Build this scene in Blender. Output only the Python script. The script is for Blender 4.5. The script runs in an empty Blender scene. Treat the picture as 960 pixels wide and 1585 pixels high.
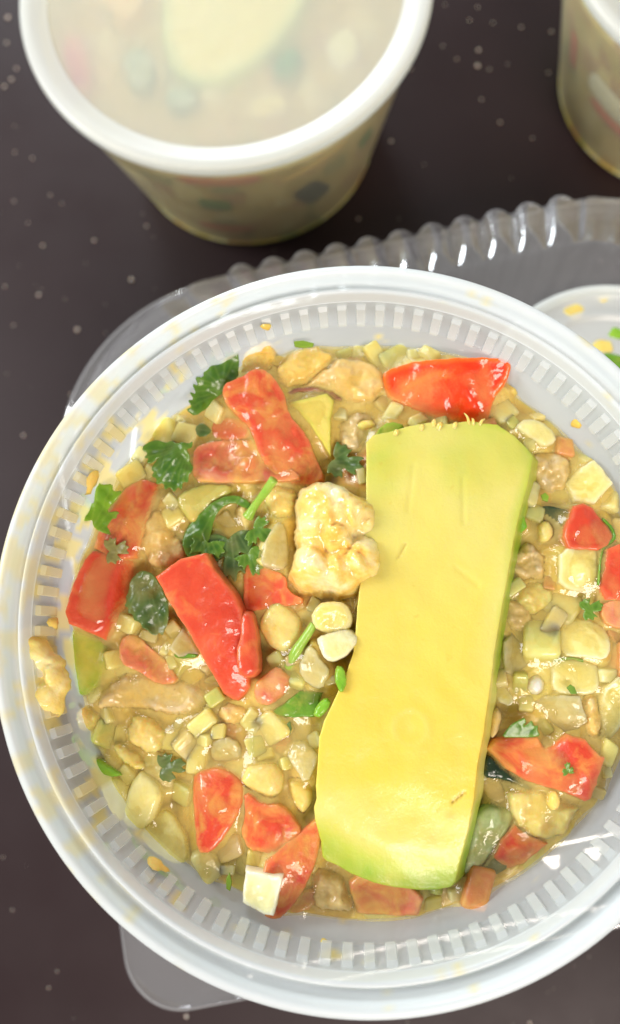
import bpy, bmesh, math, random
import numpy as np
from mathutils import Vector, Matrix, noise as mnoise
from mathutils.bvhtree import BVHTree
from mathutils.geometry import delaunay_2d_cdt

random.seed(7); rng = np.random.default_rng(7)
MM = 0.001
sc = bpy.context.scene
col = sc.collection

# ------------------------------------------------------------------ camera
F_PX, CX, CY, CAM_H = 1145., 480., 792.5, 235.
_a, _b = 70 / F_PX, -218 / F_PX
RZ = np.array([-_a, -_b, 1.]); RZ /= np.linalg.norm(RZ)
RX = np.array([1., 0, 0]) - RZ * RZ[0]; RX /= np.linalg.norm(RX)
RY = np.cross(RZ, RX)
# RX, RY, RZ: rows are the camera-space direction of world x, y, z
cam_d = bpy.data.cameras.new('camera'); cam = bpy.data.objects.new('camera', cam_d); col.objects.link(cam)
R = Matrix((RX.tolist(), RY.tolist(), RZ.tolist()))
cam.matrix_world = Matrix.Translation((0, 0, CAM_H * MM)) @ R.to_4x4()
cam_d.sensor_fit = 'VERTICAL'; cam_d.sensor_height = 36; cam_d.sensor_width = 36 * 960 / 1585
cam_d.lens = F_PX / 1585 * 36
cam_d.clip_start = 0.005; cam_d.clip_end = 20
cam_d.dof.use_dof = True; cam_d.dof.focus_distance = 0.124; cam_d.dof.aperture_fstop = 10.5
sc.camera = cam

def P(u, v, z):
    d = np.array([(u - CX) / F_PX, -(v - CY) / F_PX, -1.])
    w = np.array([RX @ d, RY @ d, RZ @ d])
    t = (z - CAM_H) / w[2]
    return w[0] * t, w[1] * t

# ------------------------------------------------------------------ light
sc.view_settings.view_transform = 'Standard'; sc.view_settings.look = 'None'
sc.view_settings.exposure = 0.0; sc.view_settings.gamma = 1.0
sc.cycles.use_denoising = True
sc.cycles.max_bounces = 16; sc.cycles.transmission_bounces = 10; sc.cycles.transparent_max_bounces = 16
sc.cycles.sample_clamp_indirect = 6.0
sc.cycles.caustics_reflective = False; sc.cycles.caustics_refractive = True
world = bpy.data.worlds.new('World'); sc.world = world; world.use_nodes = True
bg = world.node_tree.nodes['Background']
bg.inputs['Color'].default_value = (1.0, 0.985, 0.955, 1); bg.inputs['Strength'].default_value = 0.37

def area(name, loc, target, sx, sy, power, color):
    l = bpy.data.lights.new(name, 'AREA'); l.shape = 'RECTANGLE'; l.size = sx; l.size_y = sy
    l.energy = power; l.color = color
    o = bpy.data.objects.new(name, l); col.objects.link(o); o.location = loc
    o.rotation_euler = (Vector(target) - Vector(loc)).to_track_quat('-Z', 'Y').to_euler()
    return o
area('window_light', (-1.35, 0.35, 1.0), (0, 0.03, 0.05), 0.75, 0.75, 25.0, (0.97, 0.99, 1.0))
area('far_window_light', (-0.55, 1.75, 0.36), (0, 0.05, 0.05), 0.5, 1.0, 27.0, (0.88, 0.95, 1.0))
area('warm_fill_light', (0.30, -0.95, 1.15), (0, 0.05, 0.05), 0.6, 0.5, 20.0, (1.0, 0.88, 0.79))  # warm fill from the near side, its source unseen

# ------------------------------------------------------------------ node helpers
class NT:
    def __init__(s, name):
        s.m = bpy.data.materials.new(name); s.m.use_nodes = True
        s.t = s.m.node_tree; s.t.nodes.clear()
        s.out = s.n('ShaderNodeOutputMaterial')
    def n(s, typ, **kw):
        nd = s.t.nodes.new(typ)
        for k, v in kw.items():
            if k.startswith('_'): setattr(nd, k[1:], v)
        return nd
    def set(s, nd, inp, v):
        i = nd.inputs[inp]
        if hasattr(v, 'is_output') or isinstance(v, bpy.types.NodeSocket): s.t.links.new(v, i)
        else: i.default_value = (v + (1,)) if isinstance(v, tuple) and len(v) == 3 and i.type == 'RGBA' else v
    def noise(s, scale, detail=3, rough=.55, obj=True, dist=0.):
        tc = s.n('ShaderNodeTexCoord'); nd = s.n('ShaderNodeTexNoise')
        info = s.n('ShaderNodeObjectInfo')
        add = s.n('ShaderNodeVectorMath', _operation='ADD')
        s.t.links.new(tc.outputs['Object'], add.inputs[0]); s.t.links.new(info.outputs['Random'], add.inputs[1])
        s.t.links.new(add.outputs[0], nd.inputs['Vector'])
        nd.inputs['Scale'].default_value = scale; nd.inputs['Detail'].default_value = detail
        nd.inputs['Roughness'].default_value = rough; nd.inputs['Distortion'].default_value = dist
        return nd.outputs['Fac']
    def ramp(s, fac, stops):
        r = s.n('ShaderNodeValToRGB'); e = r.color_ramp.elements
        while len(e) < len(stops): e.new(0.5)
        for el, (p, c) in zip(e, stops): el.position = p; el.color = (c + (1,)) if isinstance(c, tuple) else (c, c, c, 1)
        s.t.links.new(fac, r.inputs['Fac']); return r.outputs['Color']
    def mix(s, fac, a, b, mode='MIX'):
        m = s.n('ShaderNodeMix', _data_type='RGBA', _blend_type=mode)
        s.set(m, 0, fac)
        s.set(m, 6, a); s.set(m, 7, b); return m.outputs[2]
    def math(s, op, a, b=0.):
        m = s.n('ShaderNodeMath', _operation=op); s.set(m, 0, a); s.set(m, 1, b); return m.outputs[0]
    def attr(s, name):
        a = s.n('ShaderNodeAttribute', _attribute_name=name); return a
    def bump(s, h, strength, dist):
        b = s.n('ShaderNodeBump'); s.t.links.new(h, b.inputs['Height'])
        b.inputs['Strength'].default_value = strength; b.inputs['Distance'].default_value = dist
        return b.outputs['Normal']
    def principled(s, **kw):
        p = s.n('ShaderNodeBsdfPrincipled')
        names = dict(color='Base Color', rough='Roughness', sss='Subsurface Weight', rad='Subsurface Radius', sscale='Subsurface Scale',
                     coat='Coat Weight', crough='Coat Roughness', trans='Transmission Weight', ior='IOR', normal='Normal', cnormal='Coat Normal', spec='Specular IOR Level', alpha='Alpha')
        for k, v in kw.items(): s.set(p, names[k], v)
        return p.outputs[0]
    def done(s, sh): s.t.links.new(sh, s.out.inputs['Surface']); return s.m

SAUCE = (0.76, 0.51, 0.11)
def wet(name, stops, nscale=260, sauce=0.0, sss=.5, rad=(1.0, .45, .15), sscale=.002, rough=.34, coat=.55, bstr=.4, edge=None, saucecol=SAUCE, spots=None, trans=0.):
    t = NT(name)
    c = t.ramp(t.noise(nscale, 4, .6, dist=.6), stops)
    if edge: c = t.mix(t.ramp(t.attr('edge').outputs['Fac'], [(0.0, edge[1]), (edge[2], 0.0)]), c, edge[0])
    if spots:
        c = t.mix(t.ramp(t.noise(spots[1], 2), [(spots[2], 0.0), (spots[2] + .05, spots[3])]), c, spots[0])
    if sauce > 0:
        f = t.ramp(t.noise(190, 3, .6, dist=.8), [(max(0., .62 - sauce * .5), 0.0), (min(1., .86 - sauce * .42), min(.92, .25 + sauce))])
        c = t.mix(f, c, saucecol)
    nz = t.noise(700, 3, .6)
    return t.done(t.principled(color=c, rough=rough, sss=sss, rad=rad, sscale=sscale, coat=coat, crough=.045, trans=trans, ior=1.38, spec=.3,
                               normal=t.bump(nz, bstr, .0006), cnormal=t.bump(t.noise(420, 2), bstr * .8, .0008)))

RED = [(.28, (.55, .042, .018)), (.45, (.61, .064, .025)), (.6, (.66, .10, .04)), (.8, (.73, .21, .09))]
M = {}
M['tomato'] = wet('tomato_flesh', RED, 95, .10, .4, edge=((.74, .20, .08), .6, .35), rad=(1, .25, .1), sscale=.003)
M['tomato_sauced'] = wet('tomato_flesh_sauced', RED, 95, .34, .4, edge=((.76, .26, .10), .6, .4), rad=(1, .3, .1), sscale=.003)
M['tomato_pale'] = wet('tomato_flesh_pale', [(.30, (.50, .05, .03)), (.48, (.62, .13, .07)), (.68, (.72, .32, .17))], 110, .4, .5, edge=((.75, .33, .14), .7, .6), rad=(1, .3, .12))
M['tomato_orange'] = wet('tomato_flesh_orange', [(.35, (.70, .032, .004)), (.58, (.80, .06, .008)), (.82, (.88, .30, .06))], 75, .0, .3, edge=((.88, .20, .02), .8, .35), rad=(1, .25, .08))
M['corn'] = wet('corn_kernel', [(.3, (.68, .50, .13)), (.7, (.78, .66, .28))], 160, .35, .8, sscale=.005, rough=.25)
M['onion'] = wet('onion_flesh', [(.3, (.74, .60, .16)), (.7, (.82, .72, .31))], 120, .25, .8, rad=(1, .9, .5), sscale=.006, edge=((.86, .76, .46), .5, .4))
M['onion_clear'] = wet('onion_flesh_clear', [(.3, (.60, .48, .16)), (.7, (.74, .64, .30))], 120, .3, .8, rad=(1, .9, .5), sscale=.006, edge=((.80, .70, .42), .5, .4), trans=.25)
M['onion_white'] = wet('onion_flesh_white', [(.3, (.78, .70, .30)), (.7, (.85, .80, .46))], 110, .1, .8, rad=(1, .9, .6), sscale=.005, edge=((.88, .82, .6), .8, .3))
M['shrimp'] = wet('shrimp_flesh', [(.3, (.64, .42, .17)), (.55, (.72, .53, .23)), (.75, (.78, .64, .36))], 220, .45, .5, rad=(1, .6, .4), spots=((.25, .13, .06), 1500, .70, .6))
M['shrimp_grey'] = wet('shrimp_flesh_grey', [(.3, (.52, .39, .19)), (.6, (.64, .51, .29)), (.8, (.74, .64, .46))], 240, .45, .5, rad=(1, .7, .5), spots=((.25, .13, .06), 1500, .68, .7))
M['shrimp_white'] = wet('shrimp_flesh_white', [(.34, (.82, .44, .07)), (.46, (.85, .60, .16)), (.58, (.87, .74, .36)), (.74, (.88, .82, .58))], 150, .28, .5, rad=(1, .7, .4), saucecol=(.80, .50, .10))
M['shrimp_white'].node_tree.nodes['Principled BSDF'].inputs['Coat Weight'].default_value = .9
M['yellow_lump'] = wet('yellow_morsel', [(.3, (.80, .52, .10)), (.7, (.86, .68, .24))], 190, .3, .5, saucecol=(.82, .54, .10))
M['pale_pepper'] = wet('pale_pepper_flesh', [(.3, (.86, .74, .22)), (.7, (.90, .82, .38))], 120, .1, .5, rad=(1, .9, .3), sscale=.003)
M['avo_small'] = wet('avocado_bit', [(.3, (.60, .50, .10)), (.7, (.74, .62, .16))], 150, .1, .35, edge=((.50, .52, .06), .6, .35))
M['avo_pale'] = wet('avocado_under_lid', [(.3, (.86, .74, .20)), (.7, (.88, .80, .30))], 60, 0, .3, edge=((.50, .62, .20), .7, .5))
M['avo_green'] = wet('avocado_green_bit', [(.3, (.42, .46, .05)), (.7, (.60, .56, .10))], 120, .2, .35, edge=((.22, .40, .03), .9, .6))
M['avo_olive'] = wet('avocado_olive_bit', [(.3, (.46, .42, .10)), (.7, (.60, .52, .15))], 150, .25, .4, edge=((.30, .34, .06), .6, .4))
M['cucumber'] = wet('cucumber_flesh', [(.3, (.34, .42, .16)), (.7, (.58, .62, .34))], 150, .25, .5, edge=((.12, .22, .05), .8, .35), rad=(.6, 1, .4))
M['pepper_green'] = wet('green_pepper_skin', [(.3, (.07, .20, .015)), (.7, (.16, .32, .03))], 150, .12, .2, rad=(.4, 1, .2), rough=.2)
M['pepper_bright'] = wet('bright_green_skin', [(.3, (.16, .38, .02)), (.7, (.30, .52, .05))], 150, .0, .3, rad=(.5, 1, .2), rough=.2)
M['pepper_dark'] = wet('dark_green_skin', [(.3, (.012, .03, .012)), (.7, (.05, .09, .035))], 160, .1, .1, rough=.25)
M['stem'] = wet('herb_stem_green', [(.3, (.22, .42, .04)), (.7, (.36, .52, .09))], 200, .1, .4, rad=(.5, 1, .2))
M['bead'] = wet('white_bead', [(.3, (.60, .58, .50)), (.7, (.75, .74, .68))], 150, .1, .5)
M['purple'] = wet('purple_edge', [(.3, (.22, .08, .05)), (.7, (.34, .15, .08))], 250, .2, .3)
M['morsel'] = wet('rim_morsel_flesh', [(.28, (.82, .50, .08)), (.5, (.86, .68, .20)), (.7, (.90, .80, .42))], 130, .05, .5)
M['drop'] = wet('yellow_sauce_drop', [(.3, (.80, .56, .12)), (.7, (.85, .64, .2))], 200, 0, .5)

def leafmat(name, a, b, vein, sauce=0.):
    t = NT(name)
    c = t.mix(t.ramp(t.attr('edge').outputs['Fac'], [(0.0, 1.0), (.6, 0.0)]), a, b)
    c = t.mix(t.ramp(t.noise(300, 3), [(.35, 0.0), (.7, .6)]), c, b)
    c = t.mix(t.ramp(t.attr('vein').outputs['Fac'], [(0.0, .4), (.3, 0.0)]), c, vein)
    if sauce:
        c = t.mix(t.ramp(t.noise(160, 2), [(.45, 0.0), (.7, sauce)]), c, (.42, .36, .12))
    p = t.principled(color=c, rough=.32, coat=.4, crough=.1, normal=t.bump(t.noise(900, 3), .4, .0005))
    tr = t.n('ShaderNodeBsdfTranslucent'); t.set(tr, 'Color', vein)
    mx = t.n('ShaderNodeMixShader'); t.set(mx, 0, .35); t.set(mx, 1, p); t.set(mx, 2, tr.outputs[0])
    return t.done(mx.outputs[0])
M['leaf_bright'] = leafmat('bright_herb_leaf', (.16, .36, .012), (.30, .52, .03), (.42, .60, .08))
M['leaf'] = leafmat('herb_leaf', (.05, .17, .012), (.17, .34, .03), (.30, .46, .08))
M['leaf_dark'] = leafmat('dark_herb_leaf', (.045, .11, .022), (.14, .24, .05), (.26, .36, .12), .5)
M['leaf_veiled'] = leafmat('sauce_veiled_herb_leaf', (.22, .22, .06), (.36, .34, .09), (.46, .42, .14), .6)

# avocado slab: colour follows the fruit's own layers (attribute 'skin': 0 pit side, 1 under the skin)
t = NT('avocado_flesh')
fib = t.n('ShaderNodeTexNoise'); tc = t.n('ShaderNodeTexCoord'); mp = t.n('ShaderNodeMapping')
t.t.links.new(tc.outputs['Object'], mp.inputs['Vector']); mp.inputs['Scale'].default_value = (300, 45, 200); mp.inputs['Rotation'].default_value = (0, 0, math.radians(8))
t.t.links.new(mp.outputs[0], fib.inputs['Vector']); fib.inputs['Scale'].default_value = 1; fib.inputs['Detail'].default_value = 3
base = t.ramp(t.attr('skin').outputs['Fac'], [(0.0, (.76, .565, .065)), (.25, (.73, .595, .105)), (.55, (.66, .61, .16)), (.78, (.43, .52, .05)), (1.0, (.22, .39, .012))])
base = t.mix(t.ramp(t.noise(110, 4), [(.35, 0.0), (.8, .3)]), base, (.70, .57, .14))
base = t.mix(t.ramp(fib.outputs['Fac'], [(.45, 0.0), (.75, .4)]), base, (.64, .60, .13))
base = t.mix(t.ramp(t.noise(70, 3, dist=.5), [(.5, 0.0), (.8, .4)]), base, (.74, .52, .05))
base = t.mix(t.ramp(t.noise(420, 3), [(.66, 0.0), (.8, .35)]), base, (.55, .36, .03))
base = t.mix(t.attr('scar').outputs['Fac'], base, (.46, .27, .02))
t.done(t.principled(color=base, rough=.40, sss=.35, rad=(1, .8, .15), sscale=.0015, coat=.35, crough=.14,
        cnormal=t.bump(t.noise(900, 3, .7), .3, .0006), normal=t.bump(t.math('ADD', fib.outputs['Fac'], t.math('MULTIPLY', t.noise(700, 4, .65), 2.2)), .13, .0006)))
M['avocado'] = t.m

# food mass: lump colours from a vertex attribute (each lump's own colour, painted darker in the pits as recess shade)
t = NT('diced_food_in_sauce')
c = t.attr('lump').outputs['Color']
c = t.mix(t.ramp(t.noise(230, 4, .6, dist=1.), [(.40, 0.0), (.72, .6)]), c, SAUCE)
c = t.mix(t.ramp(t.noise(520, 3), [(.62, 0.0), (.74, .5)]), c, (.62, .36, .06))
c = t.mix(t.ramp(t.noise(1700, 2), [(.70, 0.0), (.76, .5)]), c, (.30, .16, .05))
t.done(t.principled(color=c, rough=.28, sss=.7, rad=(1, .75, .3), sscale=.004, coat=.5, crough=.04,
        normal=t.bump(t.noise(620, 3), .3, .0007), cnormal=t.bump(t.noise(330, 3), .4, .001)))
M['mass'] = t.m

# the dressing itself: a wet layer that is clear where thin and milky where it pools (attribute 'depth')
t = NT('creamy_citrus_dressing')
c = t.mix(t.noise(140, 3), (.95, .76, .19), (.96, .84, .34))
c = t.mix(t.ramp(t.noise(1500, 2), [(.70, 0.0), (.76, .5)]), c, (.42, .24, .06))
nb = t.bump(t.noise(420, 3), .35, .0008)
df = t.n('ShaderNodeBsdfDiffuse'); t.set(df, 'Color', c); t.t.links.new(nb, df.inputs['Normal'])
tl = t.n('ShaderNodeBsdfTranslucent'); t.set(tl, 'Color', c)
m0 = t.n('ShaderNodeMixShader'); t.set(m0, 0, .35); t.set(m0, 1, df.outputs[0]); t.set(m0, 2, tl.outputs[0]); p = m0.outputs[0]
tp = t.n('ShaderNodeBsdfTransparent'); tp.inputs[0].default_value = (.99, .97, .88, 1)
op = t.math('MULTIPLY', t.attr('depth').outputs['Fac'], t.ramp(t.noise(230, 3), [(.3, .34), (.7, .74)]))
m1 = t.n('ShaderNodeMixShader'); t.set(m1, 0, op); t.set(m1, 1, tp.outputs[0]); t.set(m1, 2, p)
gl = t.n('ShaderNodeBsdfGlossy'); gl.inputs['Roughness'].default_value = .05; t.t.links.new(nb, gl.inputs['Normal'])
fr = t.n('ShaderNodeLayerWeight'); fr.inputs['Blend'].default_value = .5
m2 = t.n('ShaderNodeMixShader'); t.set(m2, 0, t.math('ADD', .04, t.math('MULTIPLY', t.math('POWER', fr.outputs['Facing'], 4.0), .25))); t.set(m2, 1, m1.outputs[0]); t.set(m2, 2, gl.outputs[0])
M['dressing'] = t.done(m2.outputs[0])

# frosted polypropylene: part scattering, part see-through
def frosted(name, color, clear, transl, rough=.3, stain=False):
    t = NT(name)
    c = t.mix(t.noise(60, 2), color, tuple(x * .95 for x in color))
    if stain:
        st = t.attr('stain').outputs['Fac']
        c = t.mix(st, c, (.92, .80, .36))
    p = t.principled(color=c, rough=rough, coat=.25, crough=.15, normal=t.bump(t.noise(250, 3), .06, .001))
    tr = t.n('ShaderNodeBsdfTranslucent'); t.set(tr, 'Color', c)
    m1 = t.n('ShaderNodeMixShader'); t.set(m1, 0, transl); t.set(m1, 1, p); t.set(m1, 2, tr.outputs[0])
    tp = t.n('ShaderNodeBsdfTransparent'); tp.inputs[0].default_value = (.93, .95, .93, 1)
    m2 = t.n('ShaderNodeMixShader'); t.set(m2, 1, m1.outputs[0]); t.set(m2, 2, tp.outputs[0])
    if stain:
        t.set(m2, 0, t.math('MULTIPLY', t.math('SUBTRACT', 1.0, st), clear))
    else: t.set(m2, 0, clear)
    return t.done(m2.outputs[0])
M['cup'] = frosted('frosted_cup_plastic', (.86, .91, .94), .32, .5, stain=True)
M['cup_back'] = frosted('frosted_cup_plastic_thin', (.92, .90, .78), .60, .3)
M['rim'] = frosted('frosted_rim_plastic', (.90, .95, .97), .14, .40, stain=True)
M['rib'] = frosted('frosted_rib_plastic', (.93, .96, .97), .46, .35, .2)
M['rib_stained'] = frosted('smeared_rib_plastic', (.93, .86, .56), .22, .35, .25)
M['lid_rim'] = frosted('white_lid_plastic', (.92, .97, .97), .10, .4)
t = NT('hazy_lid_plastic')
dif = t.principled(color=(.80, .86, .88), rough=.4)
tr = t.n('ShaderNodeBsdfTranslucent'); tr.inputs[0].default_value = (.92, .92, .88, 1)
m1 = t.n('ShaderNodeMixShader'); t.set(m1, 0, .5); t.set(m1, 1, dif); t.set(m1, 2, tr.outputs[0])
rf = t.n('ShaderNodeBsdfRefraction'); rf.inputs['Roughness'].default_value = .3; rf.inputs['IOR'].default_value = 1.3
tp = t.n('ShaderNodeBsdfTransparent')
m3 = t.n('ShaderNodeMixShader'); t.set(m3, 0, .65); t.set(m3, 1, rf.outputs[0]); t.set(m3, 2, tp.outputs[0])
m2 = t.n('ShaderNodeMixShader'); t.set(m2, 0, .54); t.set(m2, 1, m1.outputs[0]); t.set(m2, 2, m3.outputs[0])
M['lid_panel'] = t.done(m2.outputs[0])
M['small_lid'] = frosted('small_lid_plastic', (.86, .90, .88), .14, .4)

# clear thermoformed plastic
t = NT('clear_clamshell_plastic')
tp = t.n('ShaderNodeBsdfTransparent'); tp.inputs[0].default_value = (.93, .92, .93, 1)
gl = t.n('ShaderNodeBsdfGlossy'); gl.inputs['Roughness'].default_value = .085; gl.inputs[0].default_value = (1, 1, 1, 1)
lw = t.n('ShaderNodeLayerWeight'); lw.inputs['Blend'].default_value = .28
t.t.links.new(t.bump(t.noise(90, 3), .15, .002), gl.inputs['Normal'])
fac = t.math('ADD', t.math('MULTIPLY', lw.outputs['Fresnel'], 1.2), .22)
mx = t.n('ShaderNodeMixShader'); t.set(mx, 0, fac); t.set(mx, 1, tp.outputs[0]); t.set(mx, 2, gl.outputs[0])
df = t.n('ShaderNodeBsdfDiffuse'); df.inputs[0].default_value = (.75, .74, .76, 1)
mx2 = t.n('ShaderNodeMixShader'); t.set(mx2, 0, t.math('ADD', t.math('MULTIPLY', t.math('POWER', lw.outputs['Facing'], 2.5), .55), .05)); t.set(mx2, 1, mx.outputs[0]); t.set(mx2, 2, df.outputs[0])
M['clear'] = t.done(mx2.outputs[0])

t = NT('dark_table')
c = t.mix(t.noise(35, 5, .6), (.018, .0085, .0095), (.027, .0145, .0155))
t.done(t.principled(color=c, rough=t.ramp(t.noise(50, 4), [(.3, .42), (.7, .52)]), spec=.28, normal=t.bump(t.noise(2500, 3), .12, .0003)))
M['table'] = t.m
t = NT('pale_crumb')
t.done(t.principled(color=t.mix(t.noise(900, 2), (.75, .66, .56), (.45, .36, .28)), rough=.3, sss=.3, sscale=.001, coat=.5))
M['crumb'] = t.m

# ------------------------------------------------------------------ object helpers
def link(name, me, mat=None, parent=None, loc=(0, 0, 0)):
    o = bpy.data.objects.new(name, me); col.objects.link(o)
    if mat is not None and me is not None and not me.materials: me.materials.append(mat)
    o.location = Vector(loc) * MM
    if parent is not None: o.parent = parent
    return o
def tag(o, label=None, cat=None, group=None, kind=None):
    for k, v in (('label', label), ('category', cat), ('group', group), ('kind', kind)):
        if v: o[k] = v
    return o
def face_up(V, Fq):
    V = np.asarray(V); F_ = np.asarray(Fq); e1 = V[F_[:, 1]] - V[F_[:, 0]]; e2 = V[F_[:, 2]] - V[F_[:, 0]]
    up = (e1[:, 0] * e2[:, 1] - e1[:, 1] * e2[:, 0])
    F_ = F_.copy(); F_[up < 0] = F_[up < 0][:, ::-1]; return F_
def mesh(name, V, faces, smooth=True, attrs=None, cattrs=None):
    me = bpy.data.meshes.new(name)
    V = np.asarray(V, float) * MM
    me.from_pydata(V.tolist(), [], faces); me.update()
    if smooth: me.polygons.foreach_set('use_smooth', [True] * len(me.polygons))
    for k, a in (attrs or {}).items():
        at = me.attributes.new(k, 'FLOAT', 'POINT'); at.data.foreach_set('value', np.asarray(a, np.float32))
    for k, a in (cattrs or {}).items():
        at = me.attributes.new(k, 'FLOAT_COLOR', 'POINT'); at.data.foreach_set('color', np.asarray(a, np.float32).ravel())
    return me
def lathe(prof, n=128, close=False):
    """prof: list of (r, z); returns V, faces (rotational sheet)"""
    V = []; Fc = []
    th = np.linspace(0, 2 * math.pi, n, endpoint=False)
    for r, z in prof:
        V += [(r * math.cos(a), r * math.sin(a), z) for a in th]
    for i in range(len(prof) - 1):
        for k in range(n):
            k2 = (k + 1) % n
            Fc.append((i * n + k, i * n + k2, (i + 1) * n + k2, (i + 1) * n + k))
    if close:
        V.append((0, 0, prof[-1][1])); c = len(V) - 1; b = (len(prof) - 1) * n
        Fc += [(b + k, b + (k + 1) % n, c) for k in range(n)]
    return V, Fc
def smooth_prof(prof, k=3):
    """Catmull-Rom through a profile so that its folds are rounded"""
    p = np.array(prof, float); q = []
    for i in range(len(p) - 1):
        p0, p1, p2, p3 = p[max(i - 1, 0)], p[i], p[i + 1], p[min(i + 2, len(p) - 1)]
        for s in np.linspace(0, 1, k, endpoint=False):
            q.append(.5 * ((2 * p1) + (-p0 + p2) * s + (2 * p0 - 5 * p1 + 4 * p2 - p3) * s ** 2 + (-p0 + 3 * p1 - 3 * p2 + p3) * s ** 3))
    q.append(p[-1]); return [tuple(x) for x in q]

def seg_dist(Pn, poly, closed=True):
    A = poly; B = np.roll(poly, -1, 0) if closed else poly[1:]
    if not closed: A = poly[:-1]
    d = np.full(len(Pn), 1e9)
    for a, b in zip(A, B):
        ab = b - a; L = ab @ ab + 1e-12
        tt = np.clip(((Pn - a) @ ab) / L, 0, 1)
        d = np.minimum(d, np.hypot(*(Pn - a - tt[:, None] * ab).T))
    return d
def inside(Pn, poly):
    x, y = Pn[:, 0], Pn[:, 1]; r = np.zeros(len(Pn), bool); n = len(poly); j = n - 1
    for i in range(n):
        xi, yi = poly[i]; xj, yj = poly[j]
        c = ((yi > y) != (yj > y)) & (x < (xj - xi) * (y - yi) / (yj - yi + 1e-12) + xi)
        r ^= c; j = i
    return r
def bary_interp(Pn, pts, zs):
    """piecewise-linear height over a coarse triangulation of the control points"""
    r = delaunay_2d_cdt([Vector(p) for p in pts], [], [], 0, 1e-6)
    vs = np.array([tuple(v) for v in r[0]]); orig = r[3]
    zz = np.array([zs[o[0]] if o else 0. for o in orig])
    out = np.full(len(Pn), np.nan)
    for f in r[2]:
        a, b, c = vs[f[0]], vs[f[1]], vs[f[2]]
        den = (b[1] - c[1]) * (a[0] - c[0]) + (c[0] - b[0]) * (a[1] - c[1])
        if abs(den) < 1e-9: continue
        w0 = ((b[1] - c[1]) * (Pn[:, 0] - c[0]) + (c[0] - b[0]) * (Pn[:, 1] - c[1])) / den
        w1 = ((c[1] - a[1]) * (Pn[:, 0] - c[0]) + (a[0] - c[0]) * (Pn[:, 1] - c[1])) / den
        w2 = 1 - w0 - w1
        m = (w0 > -.002) & (w1 > -.002) & (w2 > -.002)
        out[m] = (w0 * zz[f[0]] + w1 * zz[f[1]] + w2 * zz[f[2]])[m]
    bad = np.isnan(out)
    if bad.any():
        D = np.hypot(Pn[bad][:, None, 0] - pts[None, :, 0], Pn[bad][:, None, 1] - pts[None, :, 1])
        out[bad] = np.asarray(zs)[D.argmin(1)]
    return out
def fbm(x, y, z, s, seed):
    return np.array([mnoise.noise(Vector((a * s + seed, b * s - seed, c * s))) for a, b, c in zip(x, y, z)])

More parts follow.
